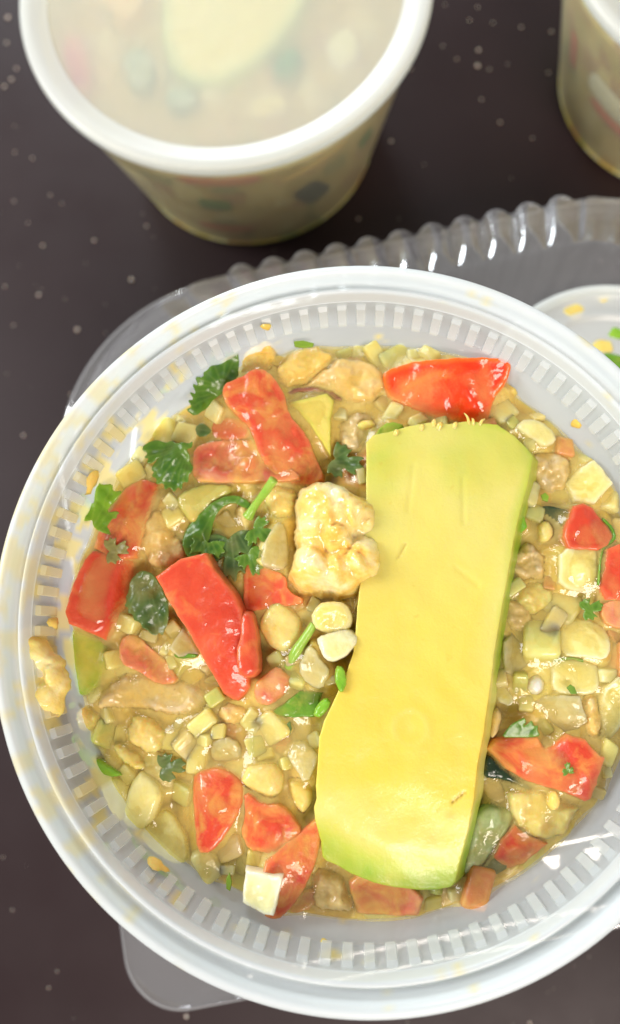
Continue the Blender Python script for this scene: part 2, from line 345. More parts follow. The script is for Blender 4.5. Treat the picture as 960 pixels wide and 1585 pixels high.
FOOT = []          # outlines of the pieces, so that the sauce settles below them
SEED = [0]
def chunk_mesh(name, outline, z, thick, inner=(), bumps=(), round_=.7, nz=.18, ns=.35, dome=0., soft=0, h=None, vein=None,
               side_noise=.15, taper=.06, extra=None, edge_w=2.5, smooth_z=1, skirt=.9, film=0., shift=(0, 0), tilt=0.):
    SEED[0] += 1; sd = SEED[0] * 7.31
    o = [(p + (0,))[:3] for p in outline]
    pts = np.array([P(u, v, z) for u, v, _ in o]); dz = np.array([q[2] for q in o], float)
    if ((pts[:, 0] * np.roll(pts[:, 1], -1)) - (np.roll(pts[:, 0], -1) * pts[:, 1])).sum() < 0:
        pts = pts[::-1]; dz = dz[::-1]
    for _ in range(soft):
        a, b = pts, np.roll(pts, -1, 0); da, db = dz, np.roll(dz, -1)
        pts = np.stack([.78 * a + .22 * b, .22 * a + .78 * b], 1).reshape(-1, 2)
        dz = np.stack([.78 * da + .22 * db, .22 * da + .78 * db], 1).ravel()
    size = np.ptp(pts, 0).max()
    if h is None: h = min(.5, max(.16, size / 26))
    # resample the outline
    ring = []; rz = []
    for i in range(len(pts)):
        a, b = pts[i], pts[(i + 1) % len(pts)]; k = max(1, int(round(np.hypot(*(b - a)) / h)))
        for s in range(k):
            ring.append(a + (b - a) * s / k); rz.append(dz[i] + (dz[(i + 1) % len(pts)] - dz[i]) * s / k)
    ring = np.array(ring); rz = np.array(rz)
    nrm = np.roll(ring, -1, 0) - np.roll(ring, 1, 0); nrm = np.stack([nrm[:, 1], -nrm[:, 0]], 1); nrm /= np.linalg.norm(nrm, axis=1)[:, None] + 1e-9
    if side_noise:
        w = fbm(ring[:, 0], ring[:, 1], ring[:, 0] * 0, .55, sd) * side_noise + fbm(ring[:, 0], ring[:, 1], ring[:, 0] * 0, 1.6, sd) * side_noise * .5
        ring = ring + nrm * w[:, None]
    ctrl = pts; cz = dz
    if inner:
        ip = np.array([P(q[0], q[1], z) for q in inner]); ctrl = np.vstack([pts, ip]); cz = np.concatenate([dz, [q[2] for q in inner]])
    # interior points
    lo, hi = ring.min(0), ring.max(0)
    gx, gy = np.meshgrid(np.arange(lo[0], hi[0] + h, h), np.arange(lo[1], hi[1] + h, h * .866))
    gx = gx + (np.arange(gx.shape[0]) % 2)[:, None] * h * .5
    G = np.stack([gx.ravel(), gy.ravel()], 1)
    G = G[inside(G, ring)]
    inset = []
    if round_ > 0:
        for q in (.3, .75):
            cand = ring - nrm * round_ * q
            ok = inside(cand, ring)
            if ok.any():
                c2 = cand[ok]; d2 = seg_dist(c2, ring); inset.append(c2[d2 > round_ * q * .85])
    dg = seg_dist(G, ring) if len(G) else np.zeros(0)
    G = G[dg > max(h * .6, round_ * .95)]
    I = np.vstack([x for x in inset + [G] if len(x)]) if (inset or len(G)) else np.zeros((0, 2))
    allp = np.vstack([ring, I]); n = len(ring)
    r = delaunay_2d_cdt([Vector(p) for p in allp], [(i, (i + 1) % n) for i in range(n)], [], 1, 1e-5)
    V2 = np.array([tuple(v) for v in r[0]]); T = [tuple(f) for f in r[2]]
    d = seg_dist(V2, ring)
    zt = bary_interp(V2, ctrl, cz) if np.abs(cz).max() > 0 else np.zeros(len(V2))
    # neighbour smoothing
    if smooth_z and (inner or np.abs(cz).max() > 0):
        E = np.array([(f[i], f[(i + 1) % 3]) for f in T for i in range(3)])
        for _ in range(smooth_z * 2):
            s = np.zeros(len(V2)); c = np.zeros(len(V2))
            np.add.at(s, E[:, 0], zt[E[:, 1]]); np.add.at(s, E[:, 1], zt[E[:, 0]]); np.add.at(c, E[:, 0], 1); np.add.at(c, E[:, 1], 1)
            zt = .5 * zt + .5 * s / np.maximum(c, 1)
    if tilt:
        ta = SEED[0] * 2.4; zt = zt + tilt * (math.cos(ta) * (V2[:, 0] - ring[:, 0].mean()) + math.sin(ta) * (V2[:, 1] - ring[:, 1].mean()))
    dm = max(d.max(), 1e-6)
    if dome: zt += dome * np.sqrt(np.clip(1 - (1 - d / dm) ** 2, 0, 1))
    if round_ > 0:
        q = np.clip(d, 0, round_); zt -= round_ - np.sqrt(np.clip(round_ ** 2 - (round_ - q) ** 2, 0, None))
    for (u, v, rp, hh) in bumps:
        c = np.array(P(u, v, z)); rr = rp * (CAM_H - z) / F_PX
        q = np.hypot(*(V2 - c).T) / rr
        zt = zt + hh * np.sqrt(np.clip(1 - q ** 2, 0, 1)) if hh < 0 else np.maximum(zt, 0) * 0 + np.maximum(zt, zt + hh * np.clip(1 - q ** 2, 0, 1) ** .6)
    if nz: zt += nz * fbm(V2[:, 0], V2[:, 1], zt, ns, sd) + nz * .45 * fbm(V2[:, 0], V2[:, 1], zt, ns * 2.7, sd + 9)
    if extra: zt = extra(V2, zt)
    cen = ring.mean(0)
    top = np.column_stack([V2, z + zt]); V = top.tolist(); faces = list(T)
    bot = z - thick
    # sides: walk the boundary edges of the triangulation
    cnt = {}
    for f in T:
        for i in range(3):
            e = (f[i], f[(i + 1) % 3]); cnt[e] = cnt.get(e, 0) + 1
    bd = [e for e in cnt if (e[1], e[0]) not in cnt]
    lev = [0.3, .7, 1.0] if thick > 1 else [1.0]
    prev = {}; bv = sorted({x for e in bd for x in e})
    for x in bv: prev[x] = x
    for L in lev:
        cur = {}
        for x in bv:
            zz = top[x, 2] + (min(bot, top[x, 2] - thick * .5) - top[x, 2]) * L
            if thick <= 1: zz = top[x, 2] - thick * L
            g = 1 + taper * L * (1.2 if L < 1 else .6)
            p = cen + (V2[x] - cen) * g + np.array(shift) * L
            cur[x] = len(V); V.append((p[0], p[1], zz))
        for a, b in bd: faces.append((prev[a], cur[a], cur[b], prev[b]))
        prev = cur
    base = len(V); zb = top[:, 2] - thick if thick <= 1 else np.full(len(V2), bot)
    bmap = {}
    for i in range(len(V2)):
        if i in prev: bmap[i] = prev[i]
        else:
            bmap[i] = len(V); V.append((cen[0] + (V2[i, 0] - cen[0]) * (1 + taper * .6), cen[1] + (V2[i, 1] - cen[1]) * (1 + taper * .6), zb[i]))
    faces += [(bmap[f[2]], bmap[f[1]], bmap[f[0]]) for f in T]
    nV = len(V)
    ed = np.zeros(nV); ed[:len(V2)] = np.clip(d / edge_w, 0, 1)
    attrs = dict(edge=ed)
    if vein:
        vv = np.ones(nV); c0 = np.array(P(vein[0][0], vein[0][1], z))
        dv = np.full(len(V2), 9.)
        for q in vein[1:]:
            e = np.array(P(q[0], q[1], z)); dv = np.minimum(dv, seg_dist(V2, np.array([c0, e]), closed=False))
        vv[:len(V2)] = np.clip(dv / .9, 0, 1); attrs['vein'] = vv
    V = np.array(V); o0 = np.array([cen[0], cen[1], bot])
    me = mesh(name, V - o0, faces, True, attrs)
    me['n_top'] = len(V2)
    FOOT.append((ring, z + float(np.median(zt)), V2, z + zt, skirt, film))
    return me, o0, V2, d

def piece(name, label, cat, mat, z, thick, outline, group=None, parent=None, **kw):
    me, o0, V2, d = chunk_mesh(name, outline, z, thick, **kw)
    o = link(name, me, M[mat], parent, o0)
    if parent is None: tag(o, label, cat, group)
    return o
def leaf(label, mat, z, outline, base, group='herb leaves scattered over the food', name='herb_leaf', curl=1.0, tips=None, **kw):
    pts = [(p[0], p[1]) for p in outline]
    if tips is None:                      # veins run to the points that stick out most
        dd = [math.hypot(p[0] - base[0], p[1] - base[1]) for p in pts]
        tips = [pts[i] for i in range(len(pts)) if dd[i] >= dd[i - 1] and dd[i] >= dd[(i + 1) % len(pts)]]
    kw.setdefault('edge_w', 1.6); kw.setdefault('nz', 1.1 * curl); kw.setdefault('ns', .22)
    return piece(name, label, 'herb leaf', mat, z, .14, outline, group, round_=0, soft=kw.pop('soft', 1), h=.22, side_noise=.0, taper=0, skirt=None, vein=[base] + tips, **kw)
def tube(name, pts, rad, n=10):
    """pts: list of (x,y,z) mm; tapered tube with round ends"""
    p = np.array(pts, float); q = []
    for i in range(len(p) - 1):
        p0, p1, p2, p3 = p[max(i - 1, 0)], p[i], p[i + 1], p[min(i + 2, len(p) - 1)]
        for s in np.linspace(0, 1, 6, endpoint=False):
            q.append(.5 * ((2 * p1) + (-p0 + p2) * s + (2 * p0 - 5 * p1 + 4 * p2 - p3) * s ** 2 + (-p0 + 3 * p1 - 3 * p2 + p3) * s ** 3))
    q.append(p[-1]); q = np.array(q); V = []; Fc = []
    m = len(q)
    for i in range(m):
        tg = q[min(i + 1, m - 1)] - q[max(i - 1, 0)]; tg /= np.linalg.norm(tg)
        a = np.cross(tg, (0, 0, 1.)); a = a / (np.linalg.norm(a) + 1e-9); b = np.cross(a, tg)
        s = i / (m - 1); rr = np.interp(s, np.linspace(0, 1, len(rad)), rad)
        for k in range(n):
            w = 2 * math.pi * k / n; V.append(q[i] + rr * (a * math.cos(w) + b * math.sin(w)))
    for i in range(m - 1):
        for k in range(n): Fc.append((i * n + k, i * n + (k + 1) % n, (i + 1) * n + (k + 1) % n, (i + 1) * n + k))
    Fc.append(tuple(range(n))[::-1]); Fc.append(tuple(range((m - 1) * n, m * n)))
    V = np.array(V); c = V.mean(0); c[2] = V[:, 2].min()
    return mesh(name, V - c, Fc), c

# ------------------------------------------------------------------ the table
def rough_sheet():
    V = [(-900, -700, 0), (900, -700, 0), (900, 900, 0), (-900, 900, 0), (-900, -700, -25), (900, -700, -25), (900, 900, -25), (-900, 900, -25)]
    return mesh('table_top', V, [(0, 1, 2, 3), (7, 6, 5, 4), (0, 4, 5, 1), (1, 5, 6, 2), (2, 6, 7, 3), (3, 7, 4, 0)], False)
tag(link('table_top', rough_sheet(), M['table']), 'dark brown table top under the containers', 'table', None, 'structure')

# ------------------------------------------------------------------ clear hinged clamshell
CLAM_ROT = math.radians(11.2); CC = (24.5 * math.cos(CLAM_ROT) - 20 * math.sin(CLAM_ROT), 24.5 * math.sin(CLAM_ROT) + 20 * math.cos(CLAM_ROT))
def rrect(hx, hy, radii, ns=150, nc=26):
    """rounded rectangle ring, ccw, radii for corners (++, -+, --, +-); returns pts, normals, side coordinate (nan in corners)"""
    pts = []; nr = []; sc_ = []
    cs = [(1, 1, 0), (-1, 1, 90), (-1, -1, 180), (1, -1, 270)]
    for i, (sx, sy, a0) in enumerate(cs):
        r = radii[i]; c = np.array([sx * (hx - r), sy * (hy - r)])
        for k in range(nc):
            a = math.radians(a0 + 90 * k / (nc - 1)); nn = np.array([math.cos(a), math.sin(a)])
            pts.append(c + r * nn); nr.append(nn); sc_.append(np.nan)
        j = (i + 1) % 4; sx2, sy2, a2 = cs[j]; r2 = radii[j]
        a = math.radians(a0 + 90); nn = np.array([math.cos(a), math.sin(a)])
        e = np.array([sx2 * (hx - r2), sy2 * (hy - r2)]) + r2 * nn; s0 = c + r * nn
        for k in range(1, ns):
            f = k / ns; pts.append(s0 + (e - s0) * f); nr.append(nn); sc_.append(f)
    return np.array(pts), np.array(nr), np.array(sc_)
def stack(levels, fan_z=None):
    """levels: (z, hx, hy, radii, flute amplitude, flutes per side)"""
    V = []; Fc = []; n = 0
    for z, hx, hy, rd, amp, nf in levels:
        p, nn, s = rrect(hx, hy, rd)
        ph = np.where(np.isnan(s), 0, np.abs(np.sin(np.pi * nf * np.nan_to_num(s))) ** .75)
        # corners carry wider, shallower flutes
        k = 0; corner = np.isnan(s)
        idx = np.where(corner)[0].reshape(4, -1)
        for row in idx:
            f = np.linspace(0, 1, len(row)); ph[row] = np.abs(np.sin(np.pi * 5 * f)) ** .75 * .45
        p = p + nn * (amp * (ph - .35))[:, None]
        n = len(p); V += [(a, b, z) for a, b in p]
    for i in range(len(levels) - 1):
        for k in range(n):
            k2 = (k + 1) % n; Fc.append((i * n + k, i * n + k2, (i + 1) * n + k2, (i + 1) * n + k))
    if fan_z is not None:
        V.append((0, 0, fan_z)); c = len(V) - 1; b = (len(levels) - 1) * n
        Fc += [(b + k, b + (k + 1) % n, c) for k in range(n)]
    return V, Fc
clam = bpy.data.objects.new('clamshell_box', None); col.objects.link(clam)
clam.location = (CC[0] * MM, CC[1] * MM, 0); clam.rotation_euler = (0, 0, CLAM_ROT)
tag(clam, 'closed clear plastic clamshell box with fluted walls under the open container', 'clamshell box')
def rads(k): return (30 - k * .8, 52 - k, 28 - k * .6, 28 - k * .6)
LV = []
for f, amp in [(0, 0), (.015, 1.8), (.06, 3.8), (.15, 4.8), (.3, 5.0), (.5, 5.0), (.7, 5.0), (.84, 4.6), (.92, 3.4), (.97, 1.4), (1, 0)]:
    ins = 3.2 + 18 * f; z = 45.6 + 1.2 * min(1, f / .06) + 10.4 * f
    LV.append((z, 92 - ins, 92 - ins, rads(ins * .7), amp, 11))
for ins, z in [(22, 57.8), (23, 58), (26.0, 58), (26.8, 57.95), (27.8, 57.7), (29, 57.6)]:
    LV.append((z, 92 - ins, 92 - ins, rads(ins * .7), 0, 15))
V, Fc = stack(LV, 57.6)
link('lid_shell', mesh('lid_shell', V, Fc), M['clear'], clam)
fr = (33, 50, 14, 14)
V, Fc = stack([(45.6, 88.8, 88.8, rads(2.3), 0, 1), (45.7, 90.5, 90.5, fr, 0, 1), (46.3, 91.6, 91.6, fr, 0, 1), (46.3, 92.4, 92.4, fr, 0, 1), (45.2, 93, 93, fr, 0, 1), (43.6, 92.8, 92.8, fr, 0, 1), (43.2, 91.2, 91.2, fr, 0, 1), (43.6, 88, 88, rads(2.3), 0, 1)])
link('flange', mesh('flange', [(x, y * .974 - 2.4, z) for x, y, z in V], Fc), M['clear'], clam)
LB = [(43.6, 88, 88, rads(3), 0, 17)]
for f, amp in [(.05, 2.0), (.3, 3.2), (.7, 3.2), (.92, 2.0), (1, 0)]:
    LB.append((43.3 - 40 * f, 87 - 16 * f, 87 - 16 * f, rads(4 + 10 * f), amp, 17))
LB += [(1.0, 68, 68, rads(16), 0, 17), (.6, 65, 65, rads(18), 0, 17)]
V, Fc = stack(LB, .6)
link('base_shell', mesh('base_shell', V, Fc), M['clear'], clam)

# ------------------------------------------------------------------ open deli container (in front)
C0 = np.array([0., 7.]); ZR = 118.0; ZB = 58.3
def wall_r(z):                      # inner radius of the cup wall
    x = ZR - z
    return 52.1 - (x - 9) * .165
cont = bpy.data.objects.new('deli_container', None); col.objects.link(cont)
cont.location = (C0[0] * MM, C0[1] * MM, ZB * MM)
tag(cont, 'open frosted round deli container filled with diced seafood salad', 'food container')
def stain_attr(V, strength=1.0):
    """sauce smears: thickest on the left side of the cup"""
    V = np.asarray(V); a = np.degrees(np.arctan2(V[:, 1], V[:, 0])) % 360
    out = np.zeros(len(V))
    for i, (v, an) in enumerate(zip(V, a)):
        w = math.exp(-((an - 172) / 34) ** 2) + .55 * math.exp(-((an - 135) / 22) ** 2) + .5 * math.exp(-((an - 218) / 22) ** 2) - .10
        n1 = mnoise.noise(Vector((v[0] * .22, v[1] * .22, v[2] * .12 + 3)))
        n2 = mnoise.noise(Vector((v[0] * .6, v[1] * .6, v[2] * .3 + 11)))
        s = n1 * 1.1 + n2 * .8 + (w - .80) * .8
        out[i] = min(.95, max(0., s * 4.)) * strength
    return out
prof = [(58.2, -6.0), (58.6, -4.2), (58.75, -1.4), (58.4, -.35), (57.8, 0), (57.2, -.1), (56.75, -.8), (56.5, -2.2), (56.1, -3.0), (55.5, -3.0), (55.1, -2.4), (54.75, -1.5), (54.35, -1.3), (53.95, -1.6), (53.7, -2.6), (53.5, -3.4), (53.35, -3.6)]
prof = [(r, z + ZR - ZB) for r, z in smooth_prof(prof, 4)]
V, Fc = lathe(prof, 256)
link('rim', mesh('rim', V, Fc, True, dict(stain=stain_attr(V, .55))), M['rim'], cont)
prof = [(53.35, -3.6), (53.2, -4.2), (52.95, -5.0), (52.5, -7), (52.1, -9), (51.9, -9.6)] + [(wall_r(ZR - x), -x) for x in (11, 13, 15, 18, 24, 32, 42, 52, 56)] + [(43.2, -58.4), (42, -59.3), (40.5, -59.5), (38, -58.9), (20, -58.9)]
prof = [(r, z + ZR - ZB) for r, z in prof]
V, Fc = lathe(smooth_prof(prof, 3), 256, True)
link('cup_wall', mesh('cup_wall', V, Fc, True, dict(stain=stain_attr(V))), M['cup'], cont)
# stacking ribs round the inside of the mouth
NR = 98
def rib_mesh():
    # local: x radial (inwards negative), y tangential, z up
    prof = [(53.15, -4.3), (52.45, -4.9), (51.55, -8.6), (51.45, -9.3), (51.95, -9.6)]
    V = []
    for w, q in ((-.92, 0), (-.78, 1), (.78, 1), (.92, 0)):
        for i, (r, z) in enumerate(prof):
            rr = r if q else r + .45
            sq = 1.0 - .12 * (i / 4)
            V.append((rr, w * sq, z + ZR - ZB))
    n = len(prof); Fc = []
    for a in range(3):
        for i in range(n - 1): Fc.append((a * n + i, a * n + i + 1, (a + 1) * n + i + 1, (a + 1) * n + i))
    Fc.append((0, n, 2 * n, 3 * n)); Fc.append((n - 1, 4 * n - 1, 3 * n - 1, 2 * n - 1))
    return mesh('rib', V, Fc, False)
rm = rib_mesh(); rm.materials.append(M['rib'])
r0 = link('rib', rm, None, cont)
for k in range(1, NR):
    c = r0.copy(); col.objects.link(c); c.parent = cont; c.rotation_euler = (0, 0, 2 * math.pi * k / NR)
    if 140 < 360 * k / NR < 215 and random.random() < .45:
        c.material_slots[0].link = 'OBJECT'; c.material_slots[0].material = M['rib_stained']

# ------------------------------------------------------------------ food: the pieces
G_TOM = 'tomato pieces in the open container'; G_ON = 'onion dice in the open container'; G_HERB = 'herb leaves scattered over the food'
G_SH = 'shrimp pieces in the open container'; G_COR = 'corn kernels in the open container'; G_AV = 'avocado pieces in the open container'
G_PEP = 'green pepper slivers in the open container'; G_LUMP = 'sauce-coated lumps in the open container'; G_BIT = 'tiny green herb flecks'

def tom(label, mat, z, thick, outline, **kw):
    kw.setdefault('round_', .24); kw.setdefault('nz', .2); kw.setdefault('ns', .34); kw.setdefault('side_noise', .14); kw.setdefault('tilt', .2); z += .7; thick += .7; kw.setdefault('skirt', 1.4); kw.setdefault('film', -.3 if mat in ('tomato', 'tomato_orange') else .12)
    return piece('tomato_piece', label, 'tomato piece', mat, z, thick, outline, G_TOM, **kw)
def oni(label, mat, z, thick, outline, **kw):
    kw.setdefault('round_', .4); kw.setdefault('soft', 1); kw.setdefault('nz', .35); kw.setdefault('ns', .4); kw.setdefault('tilt', .32); z += .3; kw.setdefault('film', .0); kw.setdefault('skirt', .7)
    return piece('onion_dice', label, 'onion piece', mat, z, thick, outline, G_ON, **kw)
def shr(label, mat, z, thick, outline, **kw):
    kw.setdefault('round_', 1.2); kw.setdefault('soft', 2); kw.setdefault('nz', .9); kw.setdefault('ns', .4); kw.setdefault('dome', .8); kw.setdefault('skirt', .4); kw.setdefault('film', .05); kw.setdefault('side_noise', .5)
    return piece('shrimp_piece', label, 'shrimp piece', mat, z, thick, outline, G_SH, **kw)
def lump(label, mat, z, thick, outline, **kw):
    kw.setdefault('round_', 1.2); kw.setdefault('soft', 2); kw.setdefault('nz', .7); kw.setdefault('dome', 1.0); kw.setdefault('skirt', .2); kw.setdefault('film', .1); kw.setdefault('side_noise', .5)
    return piece('sauced_lump', label, 'food lump', mat, z, thick, outline, G_LUMP, **kw)
def avo(label, mat, z, thick, outline, **kw):
    kw.setdefault('round_', .4); kw.setdefault('nz', .2)
    return piece('avocado_piece', label, 'avocado piece', mat, z, thick, outline, G_AV, **kw)
def pep(label, mat, z, thick, outline, **kw):
    kw.setdefault('round_', .35); kw.setdefault('nz', .3); kw.setdefault('soft', 1)
    return piece('green_pepper_sliver', label, 'pepper piece', mat, z, thick, outline, G_PEP, **kw)
def bit(label, mat, z, outline, **kw):
    return piece('herb_fleck', label, 'herb bit', mat, z, .3, outline, G_BIT, skirt=None, round_=.1, nz=.15, side_noise=.1, h=.18, **kw)

# tomatoes
tom('bent red tomato strip on top, upper left of the pale shrimp lump', 'tomato_sauced', 106.8, 5,
    [(345, 612, -1), (350, 600), (372, 590), (395, 577, .3), (410, 575), (425, 587), (441, 612), (447, 641), (475, 669, -.4), (484, 694, -.8), (501, 730, -1.4), (487, 742, -1.5), (440, 742, -1), (412, 722, -.6), (398, 692, -.5), (385, 657, -.6), (370, 645, -.6), (352, 628, -1.2)],
    inner=[(400, 610, .6), (425, 655, .2), (450, 700, -.1)], soft=1, nz=.5)
tom('translucent seedy tomato slice lying under the bent red tomato strip', 'tomato_pale', 104.4, 4,
    [(297, 700), (306, 687), (337, 678), (385, 678), (410, 690), (440, 715), (470, 742), (440, 746), (331, 748), (300, 744)], bumps=[(350, 705, 26, -.9), (388, 715, 16, .8), (320, 715, 16, -.7)], soft=1, nz=.5)
tom('bright orange-red tomato wedge above the top end of the avocado slab', 'tomato_orange', 105.6, 5,
    [(595, 570, .2), (645, 560, .8), (727, 559, .9), (782, 562, .6), (788, 570, .3), (785, 591, -.6), (765, 614, -1.4), (762, 637, -2.4), (750, 649, -2.6), (715, 646, -2.4), (674, 637, -2), (633, 623, -1.8), (607, 608, -1.4), (595, 591, -.6)],
    inner=[(660, 585, -.4), (700, 592, .9), (722, 610, .5), (735, 628, -.2), (690, 572, .3), (755, 590, -.7), (640, 600, -1.0)], nz=.3, soft=1, round_=.35, edge_w=3.2)
tom('short red tomato block at the left wall above the green avocado piece', 'tomato', 105.5, 5,
    [(131, 866), (143, 852), (180, 856), (205, 866, -1.6), (193, 910, -2.4), (181, 954, -2.8), (157, 990, -2), (137, 979, -.4), (109, 966), (104, 947), (113, 910)],
    inner=[(184, 872, .3), (176, 920, .3), (163, 972, .0), (190, 895, -1.6)], round_=.5)
tom('long sauce-filmed tomato strip running up the left wall', 'tomato_sauced', 105.0, 5,
    [(143, 848), (152, 816), (171, 785), (190, 752, -.6), (215, 738, -1), (240, 745, -1.6), (229, 790, -1.4), (210, 862, -1.6), (193, 866, -.6), (165, 858)], inner=[(205, 800, .5), (185, 845, .5), (222, 760, -.6)])
tom('large clean red tomato strip in the middle left, slanting down right', 'tomato', 107.6, 5.5,
    [(245, 894), (284, 867), (323, 858, .3), (337, 885, .3), (362, 916, .2), (374, 944, 0), (383, 1000, -.4), (382, 1065, -1), (363, 1087, -1.6), (354, 1085, -1.6), (340, 1076, -1.4), (315, 1026, -.4), (290, 976), (265, 935)],
    inner=[(300, 900, .4), (340, 980, .3), (362, 1040, -.4)], round_=.45, nz=.25)
tom('small narrow tomato sliver stuck to the right side of the large red strip', 'tomato', 107.6, 4,
    [(374, 945), (390, 948), (397, 975), (403, 1035), (394, 1047, -.5), (380, 1050, -.5), (369, 1040), (366, 1010), (372, 985)], dome=.8, soft=1)
tom('red tomato chunk half hidden behind the round corn kernel', 'tomato_sauced', 104.3, 4,
    [(377, 877), (390, 868), (412, 879), (441, 890), (447, 915), (475, 931), (440, 940), (397, 945), (375, 945)], soft=1)
tom('purplish translucent tomato nugget below the large red strip', 'tomato_pale', 105.0, 4,
    [(393, 1076), (397, 1056), (416, 1040), (430, 1030), (455, 1051), (441, 1076), (420, 1092), (400, 1090)], dome=1.2, soft=1)
tom('sauce-streaked tomato wedge, leftmost of the lower tomato cluster', 'tomato_sauced', 105.8, 5,
    [(293, 1208, -.8), (307, 1194), (332, 1189, .3), (361, 1198, .2), (378, 1219), (374, 1250, -.2), (352, 1290, -.6), (326, 1322, -1.2), (304, 1322, -1.6), (297, 1268, -1.4)], inner=[(318, 1222, .7), (322, 1290, -.2), (350, 1225, .7)], soft=1, round_=.5)
tom('deep red tomato chunk in the middle of the lower tomato cluster', 'tomato_sauced', 105.2, 5,
    [(378, 1222), (407, 1244), (438, 1244), (463, 1276), (467, 1290), (445, 1310), (420, 1325), (382, 1318), (372, 1290), (380, 1260)], dome=.8, soft=1, bumps=[(415, 1290, 24, .6)])
tom('pointed tomato wedge touching the lower left corner of the avocado slab', 'tomato_sauced', 106.4, 6,
    [(462, 1292), (492, 1268, .5), (499, 1290, .2), (493, 1322, -.5), (481, 1361, -1.2), (460, 1400, -2.4), (435, 1428, -3), (421, 1431, -3), (405, 1420, -2.2), (415, 1385, -.6), (405, 1340, -.4), (430, 1318, -.2)], inner=[(465, 1320, .3), (440, 1370, -.7)], soft=1, round_=.5)
tom('squared tomato chunk peeking out below the bottom end of the avocado slab', 'tomato_pale', 103.2, 4,
    [(540, 1370), (560, 1352), (620, 1352), (655, 1390), (648, 1417, -.8), (627, 1420, -1), (583, 1422, -1), (553, 1420, -.8), (542, 1387)], round_=.6)
tom('thin red tomato scrap beside the pale lump at the bottom edge', 'tomato_pale', 102.4, 3, [(445, 1402), (470, 1378), (490, 1376), (486, 1408), (452, 1416)], soft=1)
tom('watermelon-red tomato chunk near the right edge, topmost of the right cluster', 'tomato', 105.6, 4.5,
    [(890, 781, .2), (905, 777, .4), (920, 785, .2), (945, 815, -.6), (957, 836, -1), (938, 846, -.6), (925, 852), (880, 850), (873, 830, -.4), (875, 818)], inner=[(908, 805, .8)], round_=.4)
tom('tomato slice with a green thread along it, cut off by the right picture edge', 'tomato', 105.2, 4,
    [(938, 850), (958, 843), (975, 860), (985, 900), (975, 928), (940, 928), (930, 905), (936, 880)])
tom('pale tomato piece beside the dark leaf at the right picture edge', 'tomato_pale', 104.2, 4, [(928, 938), (950, 928), (980, 930), (982, 972), (950, 972), (932, 958)], soft=1)
tom('wide two-lobed tomato piece with a green leaf fleck on it, lower right', 'tomato_sauced', 105.4, 4.5,
    [(757, 1160, -.6), (770, 1147, -.2), (802, 1140), (835, 1142), (846, 1160, -.9), (858, 1156, -.7), (880, 1138), (905, 1145, .3), (927, 1170), (935, 1172, -.5), (930, 1195, -1), (915, 1237, -1.6), (905, 1240, -1.4), (870, 1225, -.6), (820, 1212, -1), (785, 1192, -1)],
    inner=[(800, 1165, .4), (850, 1185, -.3), (892, 1180, .8), (908, 1200, .3)], round_=.4)
tom('small red tomato corner below the amber lump, lowest on the right side', 'tomato_sauced', 103.0, 3.5,
    [(764, 1329), (776, 1300), (797, 1276), (812, 1290), (849, 1306), (814, 1341, -.8), (789, 1351, -1)], inner=[(800, 1312, .5)], round_=.4)
tom('mushy tomato scrap smeared with sauce below the dark cupped leaf', 'tomato_pale', 103.4, 3,
    [(184, 991), (206, 979), (227, 997), (265, 1032), (276, 1058), (246, 1060), (215, 1040), (187, 1026)], soft=1, nz=.7)
tom('dark red tomato sliver in the gap above the seedy tomato slice', 'tomato', 103.4, 3, [(325, 655), (345, 642), (382, 655), (387, 678), (350, 680), (330, 676)], soft=1)

# avocado bits
avo('small pointed yellow avocado wedge between bent tomato strip and shrimp', 'avo_small', 106.2, 5,
    [(447, 622), (506, 609, .3), (517, 619, .2), (512, 644), (511, 700, -1.6), (494, 675, -1), (472, 647, -.3)], round_=.3)
avo('green-edged avocado end against the left wall below the tomato block', 'avo_green', 102.8, 4,
    [(113, 971), (137, 979), (156, 990), (170, 1002), (165, 1029), (152, 1059), (131, 1076, -.4), (118, 1077, -.6), (109, 1047, -.6), (102, 1019, -.6), (104, 990, -.3)], round_=.6, edge_w=5)
avo('olive-yellow avocado hook arching over the folded dark leaf', 'avo_olive', 105.2, 4,
    [(272, 778), (275, 766), (290, 757), (319, 747), (360, 749), (357, 765), (335, 777), (315, 795), (300, 812), (288, 803)], soft=1, dome=.6, round_=.7)
avo('green avocado skin-side wedge peeking from behind the slab at its top left corner', 'avo_green', 107.2, 4, [(578, 678), (588, 660), (603, 652), (630, 657), (612, 672), (592, 684)], soft=1)

# onion and similar dice
oni('milky square onion cube lying on the pointed tomato wedge at the bottom', 'onion_white', 108.2, 4, [(378, 1350), (437, 1357), (424, 1417, -.6), (407, 1416, -.6), (373, 1400)], soft=0, round_=.4)
oni('pale green onion cube directly below the pale shrimp lump', 'onion', 109.4, 4, [(480, 956), (491, 936), (512, 930), (537, 934), (547, 957), (541, 973), (519, 980), (491, 976)], round_=.8)
oni('glossy pale onion cube leaning on the left side of the avocado slab', 'onion_white', 109.6, 4, [(491, 986), (519, 976), (541, 972), (559, 987), (537, 1015), (519, 1024), (503, 1021), (492, 999)], round_=.8, dome=.5)
oni('glassy whitish onion dice below the two cubes beside the avocado slab', 'onion_clear', 107.0, 4, [(459, 1035), (477, 998), (487, 1005), (500, 1024), (512, 1040), (498, 1069), (475, 1060)], dome=.6)
oni('clear wedge-shaped onion dice at the left foot of the pale shrimp lump', 'onion_clear', 106.0, 4, [(403, 865), (409, 843), (428, 806), (441, 812), (446, 843), (446, 881), (409, 879)], soft=1, dome=.5)
oni('wet pointed onion dice left of the avocado slab at its middle', 'onion_clear', 105.8, 4, [(443, 1170), (452, 1150), (472, 1150), (493, 1170), (490, 1182), (480, 1206), (470, 1208)], soft=0, inner=[(470, 1165, .7)])
